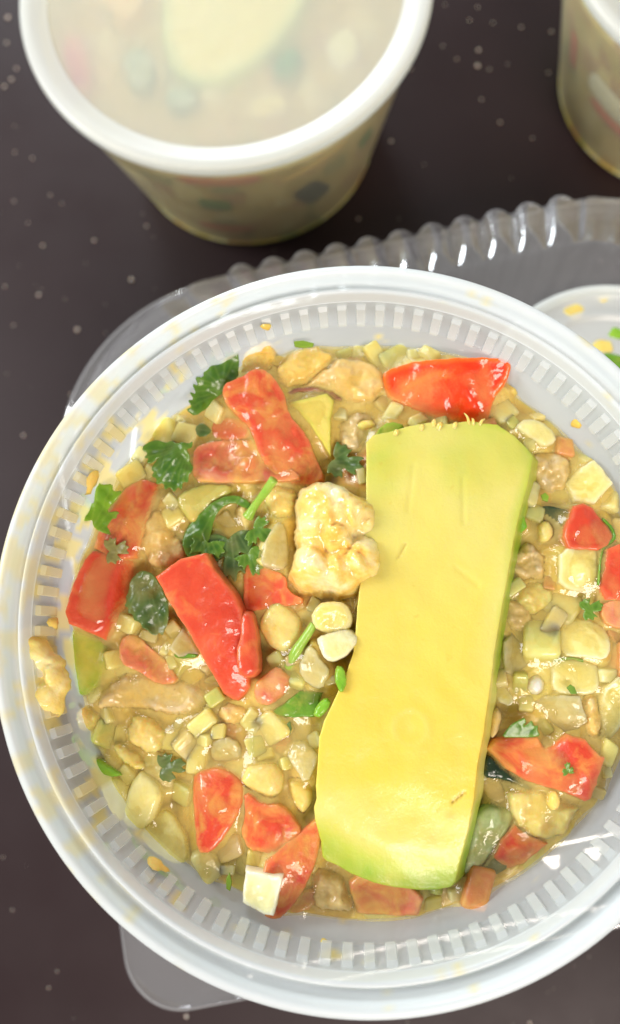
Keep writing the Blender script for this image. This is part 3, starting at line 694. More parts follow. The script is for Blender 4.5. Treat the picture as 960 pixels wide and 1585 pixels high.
oni('bubble-like clear onion dice above the lower tomato cluster', 'onion_clear', 104.2, 3, [(324, 1150), (349, 1137), (374, 1150), (374, 1175), (349, 1181), (327, 1178)], dome=.8)
oni('pinkish onion dice with a green rim under the large red tomato strip', 'onion_clear', 104.6, 3, [(262, 1004), (281, 972), (296, 991), (308, 1013), (277, 1017)], soft=0)
oni('angular translucent onion cube at the right wall above the red tomato chunk', 'onion', 104.8, 4, [(880, 745), (900, 722), (920, 711), (932, 727), (946, 750), (920, 780), (905, 778), (890, 775)], soft=0, inner=[(910, 745, .8)])
oni('amber onion cube with a bright glint just left of the tomato slice with green thread', 'onion', 105.4, 4, [(866, 859), (875, 850), (923, 850), (930, 896), (919, 914), (900, 916), (877, 910), (866, 900)], soft=0, bumps=[(905, 885, 22, .7)])
oni('big pale yellow onion dice under the dark leaf on the right', 'onion', 104.4, 4, [(868, 967), (891, 955), (923, 962), (942, 976), (946, 1003), (935, 1022), (900, 1017), (868, 1015)], inner=[(905, 985, .8)])
oni('see-through onion layer above the wide two-lobed tomato piece', 'onion_clear', 103.8, 3, [(827, 1087), (845, 1077), (895, 1077), (910, 1117), (895, 1130), (875, 1135), (855, 1115)], soft=0, inner=[(872, 1098, .6)])
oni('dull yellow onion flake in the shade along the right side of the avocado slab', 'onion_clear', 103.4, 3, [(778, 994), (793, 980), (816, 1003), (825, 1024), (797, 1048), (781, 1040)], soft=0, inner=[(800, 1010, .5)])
oni('yellow onion bit touching the right side of the avocado slab beside the white bead', 'onion', 103.0, 3, [(765, 1062), (780, 1057), (795, 1080), (790, 1095), (770, 1085)])
oni('pale onion strip at the right picture edge behind the speckled shrimp', 'onion', 103.4, 4, [(927, 1072), (960, 1040), (985, 1080), (975, 1110), (950, 1150), (935, 1142)])
oni('yellow onion lump at the upper right wall next to the avocado slab', 'onion', 103.8, 4, [(797, 660), (815, 645), (840, 650), (860, 667), (862, 685), (840, 694), (820, 680)], dome=.6)

piece('cucumber_dice', 'pale cucumber cube with a dark green skin edge on the right', 'cucumber piece', 'onion', 104.6, 4,
      [(855, 1027), (877, 1019), (905, 1022), (930, 1032), (929, 1067), (915, 1076), (870, 1076), (855, 1065)], None, soft=1, round_=.6, nz=.3)
pep('thin dark green skin arc on top of the pale cucumber cube', 'pepper_green', 105.0, .8, [(857, 1024), (870, 1017), (888, 1016), (904, 1021), (904, 1025), (886, 1021), (870, 1023)], soft=0, h=.2)
piece('cucumber_dice', 'grey-green cucumber chunk in the shade at the lower right of the avocado slab', 'cucumber piece', 'cucumber', 103.8, 4,
      [(738, 1254), (756, 1242), (788, 1251), (798, 1262), (788, 1286), (776, 1303), (759, 1327), (735, 1356, -.8), (712, 1359, -.8), (721, 1327), (730, 1280)], None, soft=1, round_=.8, nz=.6, bumps=[(752, 1265, 22, .8)])

# pale peppers, lower left
def pal(label, z, outline, **kw): return piece('pale_pepper_piece', label, 'pepper piece', 'pale_pepper', z, 4, outline, 'pale yellow pepper pieces at the lower left', soft=1, round_=.8, nz=.35, **kw)
pal('flat pale yellow pepper piece touching the lower left wall', 103.0, [(148, 1203), (171, 1203), (202, 1209), (192, 1259), (187, 1274), (174, 1264), (159, 1239)])
pal('upright glossy pale yellow pepper piece, middle of the lower left three', 104.6, [(199, 1216), (216, 1190), (228, 1200), (251, 1223), (246, 1250), (237, 1272), (215, 1287), (190, 1277), (193, 1250)], dome=.8)
pal('broad pale yellow pepper slice above the curved green sliver at the lower left', 103.4, [(212, 1290), (247, 1254), (261, 1254), (286, 1290), (293, 1322), (286, 1338), (265, 1338), (233, 1318)])

# corn
def corn(label, z, outline, **kw): return piece('corn_kernel', label, 'corn kernel', 'corn', z, 4, outline, G_COR, soft=2, round_=1.0, nz=.3, skirt=.9, film=.05, dome=kw.pop('dome', 1.6), **kw)
corn('fat round corn kernel between the large red strip and the onion cubes', 104.6, [(402, 959), (416, 934), (437, 927), (466, 952), (472, 987), (459, 1006), (437, 1015), (412, 996), (402, 974)])
corn('sauce-glazed corn kernel resting on the lower tomato cluster', 105.6, [(371, 1205), (382, 1184), (407, 1180), (428, 1180), (442, 1198), (438, 1226), (421, 1237), (392, 1226), (375, 1215)])
corn('small upright corn kernel right of the avocado slab under the dark leaf', 104.2, [(830, 817), (840, 804), (852, 807), (859, 825), (850, 840), (835, 840)], dome=1.)
corn('dull corn kernel lying between lower tomato cluster and avocado slab', 104.0, [(440, 1205), (462, 1198), (484, 1215), (486, 1240), (470, 1262), (455, 1250)])
corn('flat yellow kernel on the white curled shrimp beside the avocado corner', 105.4, [(550, 656), (560, 648), (576, 648), (584, 656), (574, 664), (558, 664)], dome=.6)

# shrimp
shr('pale shrimp lump glazed with yellow sauce, propped on the left edge of the avocado slab', 'shrimp_white', 106.5, 6,
    [(458, 774), (461, 759), (481, 751), (506, 745), (525, 752), (550, 767), (569, 767), (589, 796), (587, 821), (591, 871), (587, 896), (566, 910), (537, 924), (516, 927), (487, 924), (466, 918), (447, 899), (447, 884), (457, 865), (456, 834), (457, 802)],
    dome=3.0, round_=2.0, nz=.6, ns=.75, soft=2, skirt=None, side_noise=.6,
    bumps=[(472, 884, 36, 3.4), (506, 886, 28, 1.8), (536, 890, 34, 2.8), (572, 868, 34, 3.2), (524, 842, 22, 2.0), (508, 786, 58, 3.4), (468, 832, 30, 1.4), (566, 800, 30, 1.8), (545, 850, 14, 1.0), (490, 850, 16, 1.0), (540, 770, 22, 1.0)])
shr('tan folded shrimp under the top rim, left of the orange-red tomato wedge', 'shrimp', 104.4, 4,
    [(444, 606, -.4), (481, 587), (516, 559), (534, 552), (569, 559), (591, 569), (596, 597), (575, 619), (550, 624), (531, 620), (519, 610), (491, 601)], inner=[(535, 575, .9), (560, 590, .3), (500, 592, .3)], soft=1)
shr('whitish curled shrimp next to the top left corner of the avocado slab', 'shrimp_grey', 103.4, 3,
    [(520, 662), (537, 641), (562, 634), (587, 650), (578, 669), (569, 685), (550, 705), (530, 700)])
shr('shiny brown-yellow shrimp piece right of the long tomato strip', 'shrimp', 104.2, 4,
    [(215, 841), (227, 807), (240, 785), (259, 801), (265, 822), (284, 838), (287, 863), (262, 876), (234, 879), (222, 862)], nz=.9, ns=.4)
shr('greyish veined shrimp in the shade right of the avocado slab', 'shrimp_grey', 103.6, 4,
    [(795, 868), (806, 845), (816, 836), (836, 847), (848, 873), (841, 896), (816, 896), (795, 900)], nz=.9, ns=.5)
shr('speckled brown shrimp piece at the right wall', 'shrimp', 103.4, 4, [(900, 1072), (927, 1070), (937, 1140), (917, 1144), (902, 1127)])
shr('large grey shrimp half drowned in sauce at the middle left', 'shrimp_grey', 103.2, 4,
    [(149, 1078), (174, 1053), (202, 1037), (265, 1056), (302, 1053), (327, 1081), (309, 1109), (265, 1109), (240, 1100), (199, 1097), (174, 1094), (152, 1103)], nz=.8)

# sauce-coated lumps
lump('yellow sauced lump under the top rim, left of the tan folded shrimp', 'yellow_lump', 104.0, 4, [(425, 572), (453, 541), (487, 534), (519, 550), (508, 569), (477, 590), (446, 602), (428, 592)])
lump('ochre sauced lump behind the leaf cluster at the upper left wall', 'yellow_lump', 104.2, 4, [(369, 578), (378, 543), (404, 527), (425, 530), (427, 549), (422, 574), (410, 574), (394, 578)], bumps=[(413, 538, 12, 1.2)])
lump('sauce-covered lump above the left shoulder of the pale shrimp lump', 'corn', 104.4, 4, [(405, 775), (412, 757), (433, 750), (459, 756), (460, 783), (448, 803), (424, 806)])
lump('yellow lump glazed in sauce at the left, above the dark green leaf', 'corn', 104.0, 4, [(193, 1131), (209, 1103), (246, 1116), (261, 1137), (248, 1170), (215, 1164), (196, 1146)])
lump('drooping yellow lump above the pale pepper pieces', 'corn', 104.2, 3, [(168, 1152), (193, 1152), (221, 1172), (226, 1191), (208, 1194), (186, 1182)], dome=.6)
lump('creamy lump touching the left wall below the green avocado end', 'corn', 102.6, 3, [(111, 1109), (131, 1092), (157, 1106), (152, 1131), (126, 1133)])
lump('small buff lump below the tip of the large red strip', 'shrimp', 103.6, 3, [(338, 1090), (372, 1088), (389, 1108), (362, 1126), (335, 1117)])
lump('amber sauced chunk under the wide two-lobed tomato piece', 'corn', 104.2, 4.5, [(782, 1225), (805, 1218), (843, 1227), (884, 1239), (903, 1251), (881, 1279), (867, 1300), (835, 1302), (802, 1282), (788, 1257)], nz=.8)
lump('tan lump between pointed tomato wedge and avocado slab at the bottom', 'shrimp', 102.6, 4, [(484, 1340), (510, 1345), (540, 1372), (550, 1416), (500, 1413), (478, 1392)])
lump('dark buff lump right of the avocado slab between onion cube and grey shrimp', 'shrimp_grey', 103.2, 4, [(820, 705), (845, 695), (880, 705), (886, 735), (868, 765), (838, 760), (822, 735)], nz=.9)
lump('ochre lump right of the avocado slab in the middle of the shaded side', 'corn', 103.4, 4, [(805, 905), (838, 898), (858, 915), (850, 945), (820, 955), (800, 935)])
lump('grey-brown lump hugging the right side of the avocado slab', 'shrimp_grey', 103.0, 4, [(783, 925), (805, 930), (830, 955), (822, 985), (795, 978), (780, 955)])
lump('long yellow morsel clinging to the left inner rim of the open container', 'morsel', 113.2, 3,
     [(25, 975, .8), (40, 970, .6), (61, 985, .2), (71, 1008, 0), (86, 1021, -.6), (96, 1046, -1), (93, 1068, -1), (88, 1100, -.9), (72, 1118, -.6), (50, 1112, -.2), (38, 1079, .2), (35, 1028, .4), (27, 1008, .7)], dome=.7, nz=.9, side_noise=.7, bumps=[(60, 1000, 22, 1.0), (62, 1085, 26, 1.2), (82, 1045, 16, .9)])

# green pepper slivers and skins
pep('curved bright green pepper sliver at the left wall below the creamy lump', 'pepper_bright', 104.0, 2, [(109, 1141), (118, 1137), (124, 1153), (143, 1169), (165, 1184), (193, 1200), (177, 1203), (149, 1198), (131, 1181), (115, 1159)], dome=.5)
pep('long thin green sliver following the lower left wall', 'pepper_green', 103.4, 1.5, [(196, 1283), (201, 1286), (212, 1307), (237, 1325), (268, 1350), (279, 1364), (293, 1389), (270, 1370), (237, 1346), (208, 1315)], h=.25)
pep('triangular green pepper piece left of the avocado slab', 'pepper_green', 105.6, 2, [(413, 1105), (441, 1088), (464, 1069), (500, 1072), (486, 1110), (445, 1110)], soft=0)
pep('tiny bright green chunk resting on the left edge of the avocado slab', 'pepper_bright', 109.8, 1.5, [(519, 1030), (532, 1033), (538, 1056), (529, 1074), (519, 1062)], dome=.4)
pep('pale green curl beside the bright green chunk at the avocado edge', 'pepper_bright', 108.6, 1.2, [(484, 1108), (489, 1095), (505, 1078), (513, 1090), (498, 1112)], dome=.5)
pep('black-green pepper skin strip in the gap right of the avocado slab', 'pepper_dark', 103.6, 1.5, [(757, 1168), (770, 1180), (795, 1200), (825, 1220), (812, 1221), (782, 1207), (747, 1203), (750, 1177)], dome=.4)
pep('black-green skin scrap left of the red tomato chunk on the right', 'pepper_dark', 104.0, 1.5, [(835, 789), (842, 782), (862, 784), (885, 792), (880, 807), (872, 822), (862, 807), (847, 796)])
pep('fine green thread draped over the tomato slice at the right picture edge', 'pepper_green', 106.0, .8, [(936, 800), (950, 815), (956, 832), (948, 842), (936, 848), (932, 866), (930, 905), (926, 903), (928, 862), (932, 844), (946, 836), (950, 828), (944, 815), (932, 804)], h=.22)
pep('dark skin edge under the grey-green cucumber chunk', 'pepper_dark', 102.6, 1.5, [(752, 1336), (776, 1312), (790, 1345), (768, 1356), (745, 1356)])
pep('thin green rim along the pinkish onion dice', 'pepper_green', 104.8, .8, [(268, 1012), (288, 1010), (306, 1012), (304, 1018), (284, 1020), (270, 1018)], h=.2)
pep('ragged green avocado-skin curl at the right edge of the slab', 'pepper_bright', 105.0, 1.2, [(803, 790), (812, 800), (817, 815), (806, 826), (797, 838)], soft=0)

# other small things
piece('bean_seed', 'dark oval bean tucked against the lower right side of the avocado slab', 'bean', 'shrimp_grey', 103.2, 3, [(755, 1130), (760, 1099), (771, 1092), (779, 1107), (773, 1132), (762, 1147)], None, soft=2, round_=.8, dome=1.2)
piece('white_bead', 'round milky bead in the sauce right of the avocado slab', 'seed', 'bead', 103.4, 2, [(829 + 15 * math.cos(a), 1060 + 17 * math.sin(a)) for a in np.linspace(0, 6.28, 14, endpoint=False)], None, round_=.8, dome=1.0, nz=.1)
piece('sauce_drop', 'yellow sauce drop on the amber chunk below the two-lobed tomato', 'sauce drop', 'drop', 106.2, 1.5, [(858 + 10 * math.cos(a), 1240 + 15 * math.sin(a)) for a in np.linspace(0, 6.28, 14, endpoint=False)], None, round_=.5, dome=.8, nz=.1)
piece('shallot_edge', 'thin purple shallot edge along the fold of the tan shrimp', 'shallot piece', 'purple', 105.2, .8, [(444, 607), (460, 600), (490, 600), (515, 606), (530, 618), (520, 618), (508, 610), (488, 605), (462, 606), (448, 612)], None, round_=.2, nz=.2, h=.22)

# herb leaves
def frond(cx, cy, R_, rot, sd, squash=1.):
    r_ = random.Random(sd); o = []
    for a, q in [(-150, .28), (-125, .58), (-108, .86), (-96, .68), (-84, .92), (-72, .70), (-60, .84), (-46, .30), (-34, .72), (-24, .98), (-13, .78), (0, 1.08), (12, .80), (23, .98), (34, .72), (46, .30), (60, .86), (72, .70), (84, .92), (97, .66), (108, .84), (126, .56), (152, .28), (180, .12)]:
        an = math.radians(a + r_.uniform(-3, 3)); q *= r_.uniform(.9, 1.1) * R_
        x, y = q * math.cos(an), q * math.sin(an) * squash; c, sn = math.cos(math.radians(rot)), math.sin(math.radians(rot))
        o.append((cx + x * c - y * sn, cy + x * sn + y * c, .6 * (q / R_ - .6) + r_.uniform(-.15, .25)))
    return o
leaf('frilly folded herb leaf leaning on the upper left wall beside the bent tomato strip', 'leaf', 106.4,
     [(369, 537, 1), (370, 561), (368, 583), (350, 603, -1), (331, 612, -1), (319, 631, -1), (303, 645, 0), (289, 637, 1), (299, 632, .6), (292, 622, 1), (301, 620, .5), (294, 608, 1), (305, 612, .4), (298, 595, 1), (308, 598, .4), (303, 586, 1), (316, 586, .5), (316, 575, .7), (326, 573, .6), (328, 552, 1.2), (339, 560, .7), (350, 559, .6), (350, 545, 1.3), (358, 551, 1), (362, 541, 1.2)], base=(345, 600), inner=[(335, 590, .4)])
leaf('three-lobed flat herb leaf on the seedy tomato slice at the left', 'leaf', 106.6,
     [(222, 689), (232, 682), (241, 680), (254, 684), (266, 682), (275, 688), (284, 686), (292, 688), (300, 684), (298, 694), (290, 697), (295, 706), (293, 714), (299, 722), (297, 731), (292, 735), (291, 747), (283, 745), (281, 759), (274, 752), (269, 762), (262, 752), (255, 759), (253, 747), (241, 750), (243, 741), (235, 737), (239, 731), (234, 727), (239, 716), (248, 706), (234, 717), (227, 717), (230, 709), (222, 708), (228, 700), (220, 697)], base=(292, 692), inner=[(265, 715, .8)])
leaf('upright bright green herb leaf at the left wall beside the long tomato strip', 'leaf_bright', 105.8,
     frond(146, 798, 58, -62, 41, .8), base=(131, 846), inner=[(150, 775, -.3)])
leaf('dark cupped herb leaf coated with sauce next to the large red strip', 'leaf_dark', 105.6,
     [(215, 885, .3), (226, 884, .6), (237, 888, .6), (246, 901, .4), (259, 929), (262, 947, -.2), (260, 962, -.2), (254, 974, -.3), (250, 984, -.5), (244, 979, -.4), (240, 984, -.5), (232, 981, -.4), (227, 974, -.3), (220, 972, -.3), (217, 963, -.1), (208, 960, -.2), (207, 951), (198, 949, -.1), (200, 941), (193, 938, -.1), (198, 931, .1), (195, 924), (201, 916, .3), (203, 900, .3)], base=(230, 892), inner=[(228, 930, 1.2)])
leaf('folded dark green herb leaf arching in the hollow above the large red strip', 'leaf', 105.0,
     [(281, 838, -.3), (288, 818), (306, 800, .6), (325, 783, .8), (345, 771, .8), (366, 767, .6), (386, 776, .2), (392, 790), (378, 786), (362, 778, .3), (344, 785, .2), (332, 802), (326, 826, -.4), (318, 850, -.6), (304, 864, -.9), (288, 862, -.9)], base=(300, 860), tips=[(330, 790), (370, 772), (300, 815)], nz=.5, inner=[(312, 820, .7)])
leaf('hanging herb leaf in the hollow just left of the green stem', 'leaf_dark', 104.6,
     frond(356, 842, 58, 80, 4, .75), base=(356, 804), inner=[(356, 842, .5)], nz=.5)
leaf('frilly dark herb leaf tucked in the hollow left of the hanging leaf', 'leaf', 104.9, frond(322, 846, 40, 100, 31, .8), base=(318, 818), nz=.6)
leaf('wet herb leaf lying between the small glossy leaf and the red tomato chunk', 'leaf', 105.2, frond(386, 862, 34, 60, 33, .8), base=(380, 840), nz=.5)
leaf('small glossy herb leaf under the lower end of the green stem', 'leaf', 105.4,
     frond(396, 820, 30, 30, 9), base=(388, 800), nz=.4)
leaf('deep green herb leaf in the gap between avocado wedge and avocado slab', 'leaf_dark', 104.6,
     frond(524, 712, 40, 20, 12, .8), base=(500, 716))
leaf('small bright herb tip stuck alone on the upper left wall', 'leaf_bright', 105.8,
     [(241, 612, -.3), (249, 604), (257, 597, .2), (264, 590, .5), (269, 587, .6), (274, 588, .5), (271, 595, .3), (268, 600, .3), (263, 602, .2), (262, 608, .1), (254, 608), (250, 611, -.1)], base=(243, 611), nz=.2)
leaf('dark herb leaf on the right below the tomato slice with green thread', 'leaf', 105.4,
     frond(909, 944, 26, -20, 17, .8), base=(922, 956), nz=.4)
leaf('fan-shaped herb leaf behind the wide two-lobed tomato piece', 'leaf', 105.6,
     [(777, 1142, -.4), (784, 1130), (792, 1120, .2), (802, 1115, .5), (811, 1110, .7), (814, 1117, .4), (810, 1124, .2), (817, 1120, .4), (822, 1114, .6), (826, 1124, .3), (832, 1122, .5), (832, 1131, .2), (837, 1139), (822, 1142, -.2), (802, 1142, -.4)], base=(790, 1140), nz=.3)
leaf('little herb leaf fleck lying on the wide two-lobed tomato piece', 'leaf', 107.7,
     frond(880, 1194, 16, -100, 25, .7), base=(884, 1206), nz=.2, curl=.3)
leaf('sauce-veiled herb scrap across the middle of the left tomato strips', 'leaf_veiled', 107.3,
     frond(172, 852, 30, -10, 28, .8), base=(150, 852), nz=.3)
leaf('dark green sodden leaf between the pale pepper and the lower tomato cluster', 'leaf_dark', 104.4,
     frond(256, 1188, 34, -10, 21, .8), base=(230, 1186), nz=.5)
leaf('small dark herb scrap under the shoulder of the upper left leaf cluster', 'leaf_dark', 104.2,
     [(302, 662), (312, 654), (322, 660), (328, 668), (318, 676), (306, 676)], base=(304, 664), nz=.3)

bit('light green fleck on the wall under the top rim', 'leaf_bright', 106.8, [(455, 528), (470, 527), (486, 531), (484, 537), (468, 537), (456, 536)])
bit('light green fleck on the left wall beside the short tomato block', 'leaf_bright', 105.0, [(76, 851), (82, 846), (85, 853), (80, 861), (75, 859)])
bit('green fleck at the left wall above the creamy lump', 'leaf_bright', 104.0, [(106, 1092), (112, 1086), (117, 1089), (114, 1096), (108, 1098)])
bit('green fleck stuck on the ribs at the lower left', 'leaf_bright', 108.4, [(158, 1306), (165, 1303), (172, 1308), (170, 1316), (164, 1320)])
bit('dark green fleck at the food edge below the milky onion cube', 'leaf_dark', 104.4, [(324, 1392), (332, 1388), (342, 1396), (340, 1404), (328, 1405)])
bit('narrow green fleck left of the milky onion cube', 'leaf_bright', 105.2, [(350, 1360), (355, 1352), (359, 1366), (356, 1380), (350, 1376)])
bit('green fleck on the cucumber cube on the right', 'leaf', 105.8, [(879, 1065), (884, 1060), (890, 1064), (894, 1074), (885, 1075)])
bit('dark green fleck on the food left of the avocado slab', 'leaf_dark', 105.6, [(444, 1120), (449, 1117), (452, 1128), (449, 1138), (445, 1132)])
bit('tiny green fleck on the chunk below the black-green skin, right of the slab', 'leaf_bright', 105.4, [(838, 766), (844, 762), (850, 768), (848, 776), (840, 774)])

# stems
def stem(label, pts, rad):
    me, c = tube('green_sprig', [(*P(u, v, z), z) for u, v, z in pts], rad)
    tag(link('green_sprig', me, M['stem'], None, c), label, 'herb sprig', 'green herb sprigs in the open container')
stem('light green herb stem sticking up left of the pale shrimp lump', [(384, 800, 104.5), (395, 782, 106), (408, 765, 108), (424, 742, 110)], [1.1, .75, .7, .8, .85])
stem('pale green stem running down beside the fat round corn kernel', [(486, 966, 107), (474, 985, 106.6), (458, 1010, 106), (446, 1034, 105)], [.7, .8, 1.0, .8])

# ------------------------------------------------------------------ the big avocado slab
AV = [(567, 684), (578, 673), (600, 669), (630, 660), (648, 657), (673, 653), (695, 656), (717, 652), (732, 651), (747, 655), (770, 657), (797, 673, -.5), (817, 690, -1), (828, 705, -1.2), (818, 750, -.5), (807, 790, -.3), (797, 833), (787, 887), (778, 937), (766, 1007), (759, 1064), (749, 1135), (740, 1180), (734, 1236), (725, 1289, -.3), (714, 1337, -1.2), (708, 1371, -2.2), (702, 1381, -2.6), (680, 1386, -2.8), (650, 1386, -2.9), (612, 1382, -3), (579, 1375, -3), (545, 1362, -3), (522, 1349, -3), (504, 1341, -3), (498, 1334, -2.8), (496, 1307, -2), (487, 1270, -.8), (486, 1251, -.5), (490, 1236), (489, 1217), (492, 1180), (494, 1142), (502, 1116), (511, 1097), (521, 1075), (535, 1045), (547, 1010), (551, 975), (553, 940), (558, 900), (562, 850), (566, 800), (567, 763), (567, 720)]
ZA = 109.0
def av_extra(V2, zt):
    # gentle saw-cut waviness, the round pit-end scar and two short nicks
    z = zt.copy()
    c = np.array(P(635, 1127, ZA)); r = np.hypot((V2 - c)[:, 0] * 1.0, (V2 - c)[:, 1] * .85)
    z += .07 * np.exp(-((r - 2.7) / .7) ** 2) - .07 * np.exp(-((r - 4.4) / .9) ** 2) - .10 * np.exp(-(r / 1.1) ** 2)
    for a, b, dep, w in [((700, 1243), (719, 1228), .5, .2), ((616, 864), (628, 842), .3, .22), ((716, 740), (718, 810), .18, .35), ((640, 720), (632, 790), .15, .35), ((708, 880), (740, 905), .2, .5)]:
        p = np.array([P(*a, ZA), P(*b, ZA)]); z -= dep * np.exp(-(seg_dist(V2, p, closed=False) / w) ** 2)
    z += .35 * np.exp(-((V2[:, 1] - P(600, 860, ZA)[1]) / 9) ** 2) * -1
    return z
me, o0, V2, d = chunk_mesh('avocado_slab', AV, ZA, 8.0, inner=[(650, 900, .25), (620, 1200, .2), (700, 700, .1), (600, 1310, -.6), (680, 1320, -.7)], round_=.16, nz=.42, ns=.09, h=.42, taper=.0, shift=(3.2, .3), extra=av_extra, side_noise=.05, smooth_z=4, skirt=None)
n_top = me['n_top']; skin = np.full(len(me.vertices), .0); scar = np.zeros(len(me.vertices))
sk = np.array([P(u, v, ZA) for u, v in [(492, 1345), (545, 1368), (612, 1388), (650, 1392), (690, 1392), (712, 1384)]])
db = seg_dist(V2, sk, closed=False)
sk2 = np.array([P(u, v, ZA) for u, v in [(760, 650), (800, 662), (836, 702), (810, 800), (788, 920), (772, 1020)]])
db2 = seg_dist(V2, sk2, closed=False)
top_y = P(600, 655, ZA)[1]; ylen = top_y - P(600, 1380, ZA)[1]
upf = np.clip(1 - (top_y - V2[:, 1]) / (ylen * .62), 0, 1)
wob = np.array([mnoise.noise(Vector((x * .12, y * .12, 5))) for x, y in V2])
s = np.maximum.reduce([np.clip(1.10 - db / 15.0, 0, 1), np.clip(.86 - db2 / 8.5, 0, 1) * np.clip(.62 + .6 * upf, 0, 1), np.clip(.72 * upf, 0, .62) + .03])
sk3 = np.array([P(u, v, ZA) for u, v in [(567, 684), (567, 770)]]); s = np.maximum(s, .6 - seg_dist(V2, sk3, closed=False) / 5)
skin[:n_top] = np.clip(s + wob * .12, 0, 1)
# side and underside: fruit just below the skin is greener
co = np.empty(len(me.vertices) * 3); me.vertices.foreach_get('co', co); co = co.reshape(-1, 3) / MM
xy = co[n_top:, :2] + o0[:2]; near = np.argmin(((xy[:, None] - V2[None, ::7]) ** 2).sum(-1), 1)
skin[n_top:] = np.clip(skin[:n_top][::7][near] + .55, 0, 1)
for a, b, w, k in [((702, 1242), (719, 1228), .25, .7), ((618, 862), (628, 842), .22, .4)]:
    dd = seg_dist(V2, np.array([P(*a, ZA), P(*b, ZA)]), closed=False); scar[:n_top] = np.maximum(scar[:n_top], k * np.exp(-(dd / w) ** 2))
ring_r = np.hypot(*(V2 - np.array(P(635, 1127, ZA))).T); skin[:n_top] = np.clip(skin[:n_top] + .22 * np.exp(-((ring_r - 2.7) / .5) ** 2) + .25 * np.exp(-(ring_r / 1.0) ** 2), 0, 1)
for (u, v, w, k) in [(600, 1318, 1.0, .30), (655, 1312, 1.2, .35), (640, 1270, .8, .25), (628, 1276, .7, .22), (697, 1262, .8, .35), (670, 1300, .7, .2), (612, 1175, .9, .1)]:
    dd = np.hypot(*(V2 - np.array(P(u, v, ZA))).T); scar[:n_top] = np.maximum(scar[:n_top], k * np.exp(-(dd / w) ** 2) * (.6 + wob))
for k, a in (('skin', skin), ('scar', np.clip(scar, 0, 1))):
    at = me.attributes.new(k, 'FLOAT', 'POINT'); at.data.foreach_set('value', a.astype(np.float32))
tag(link('avocado_slab', me, M['avocado'], None, o0), 'long thick yellow-green avocado slab laid across the open container', 'avocado slab')
# ragged shreds along its cut top end
slab = bpy.data.objects['avocado_slab']
for (u, v, du, dv, r) in [(652, 662, 4, -4, .45), (671, 657, 2, -8, .4), (679, 659, 6, -3, .5), (703, 658, 5, -3, .4), (727, 655, -8, -16, .22), (733, 655, -2, -8, .25), (742, 656, 9, -8, .25), (612, 669, 5, -2, .4)]:
    m_, c_ = tube('shred', [(*P(u, v + 4, ZA - .4), ZA - .4), (*P(u + du * .4, v + dv * .5, ZA), ZA + .2), (*P(u + du, v + dv, ZA), ZA - .2)], [r * 1.6, r, r * .4], 6)
    sh = link('shred', m_, M['yellow_lump'], slab, np.array(c_) - o0)

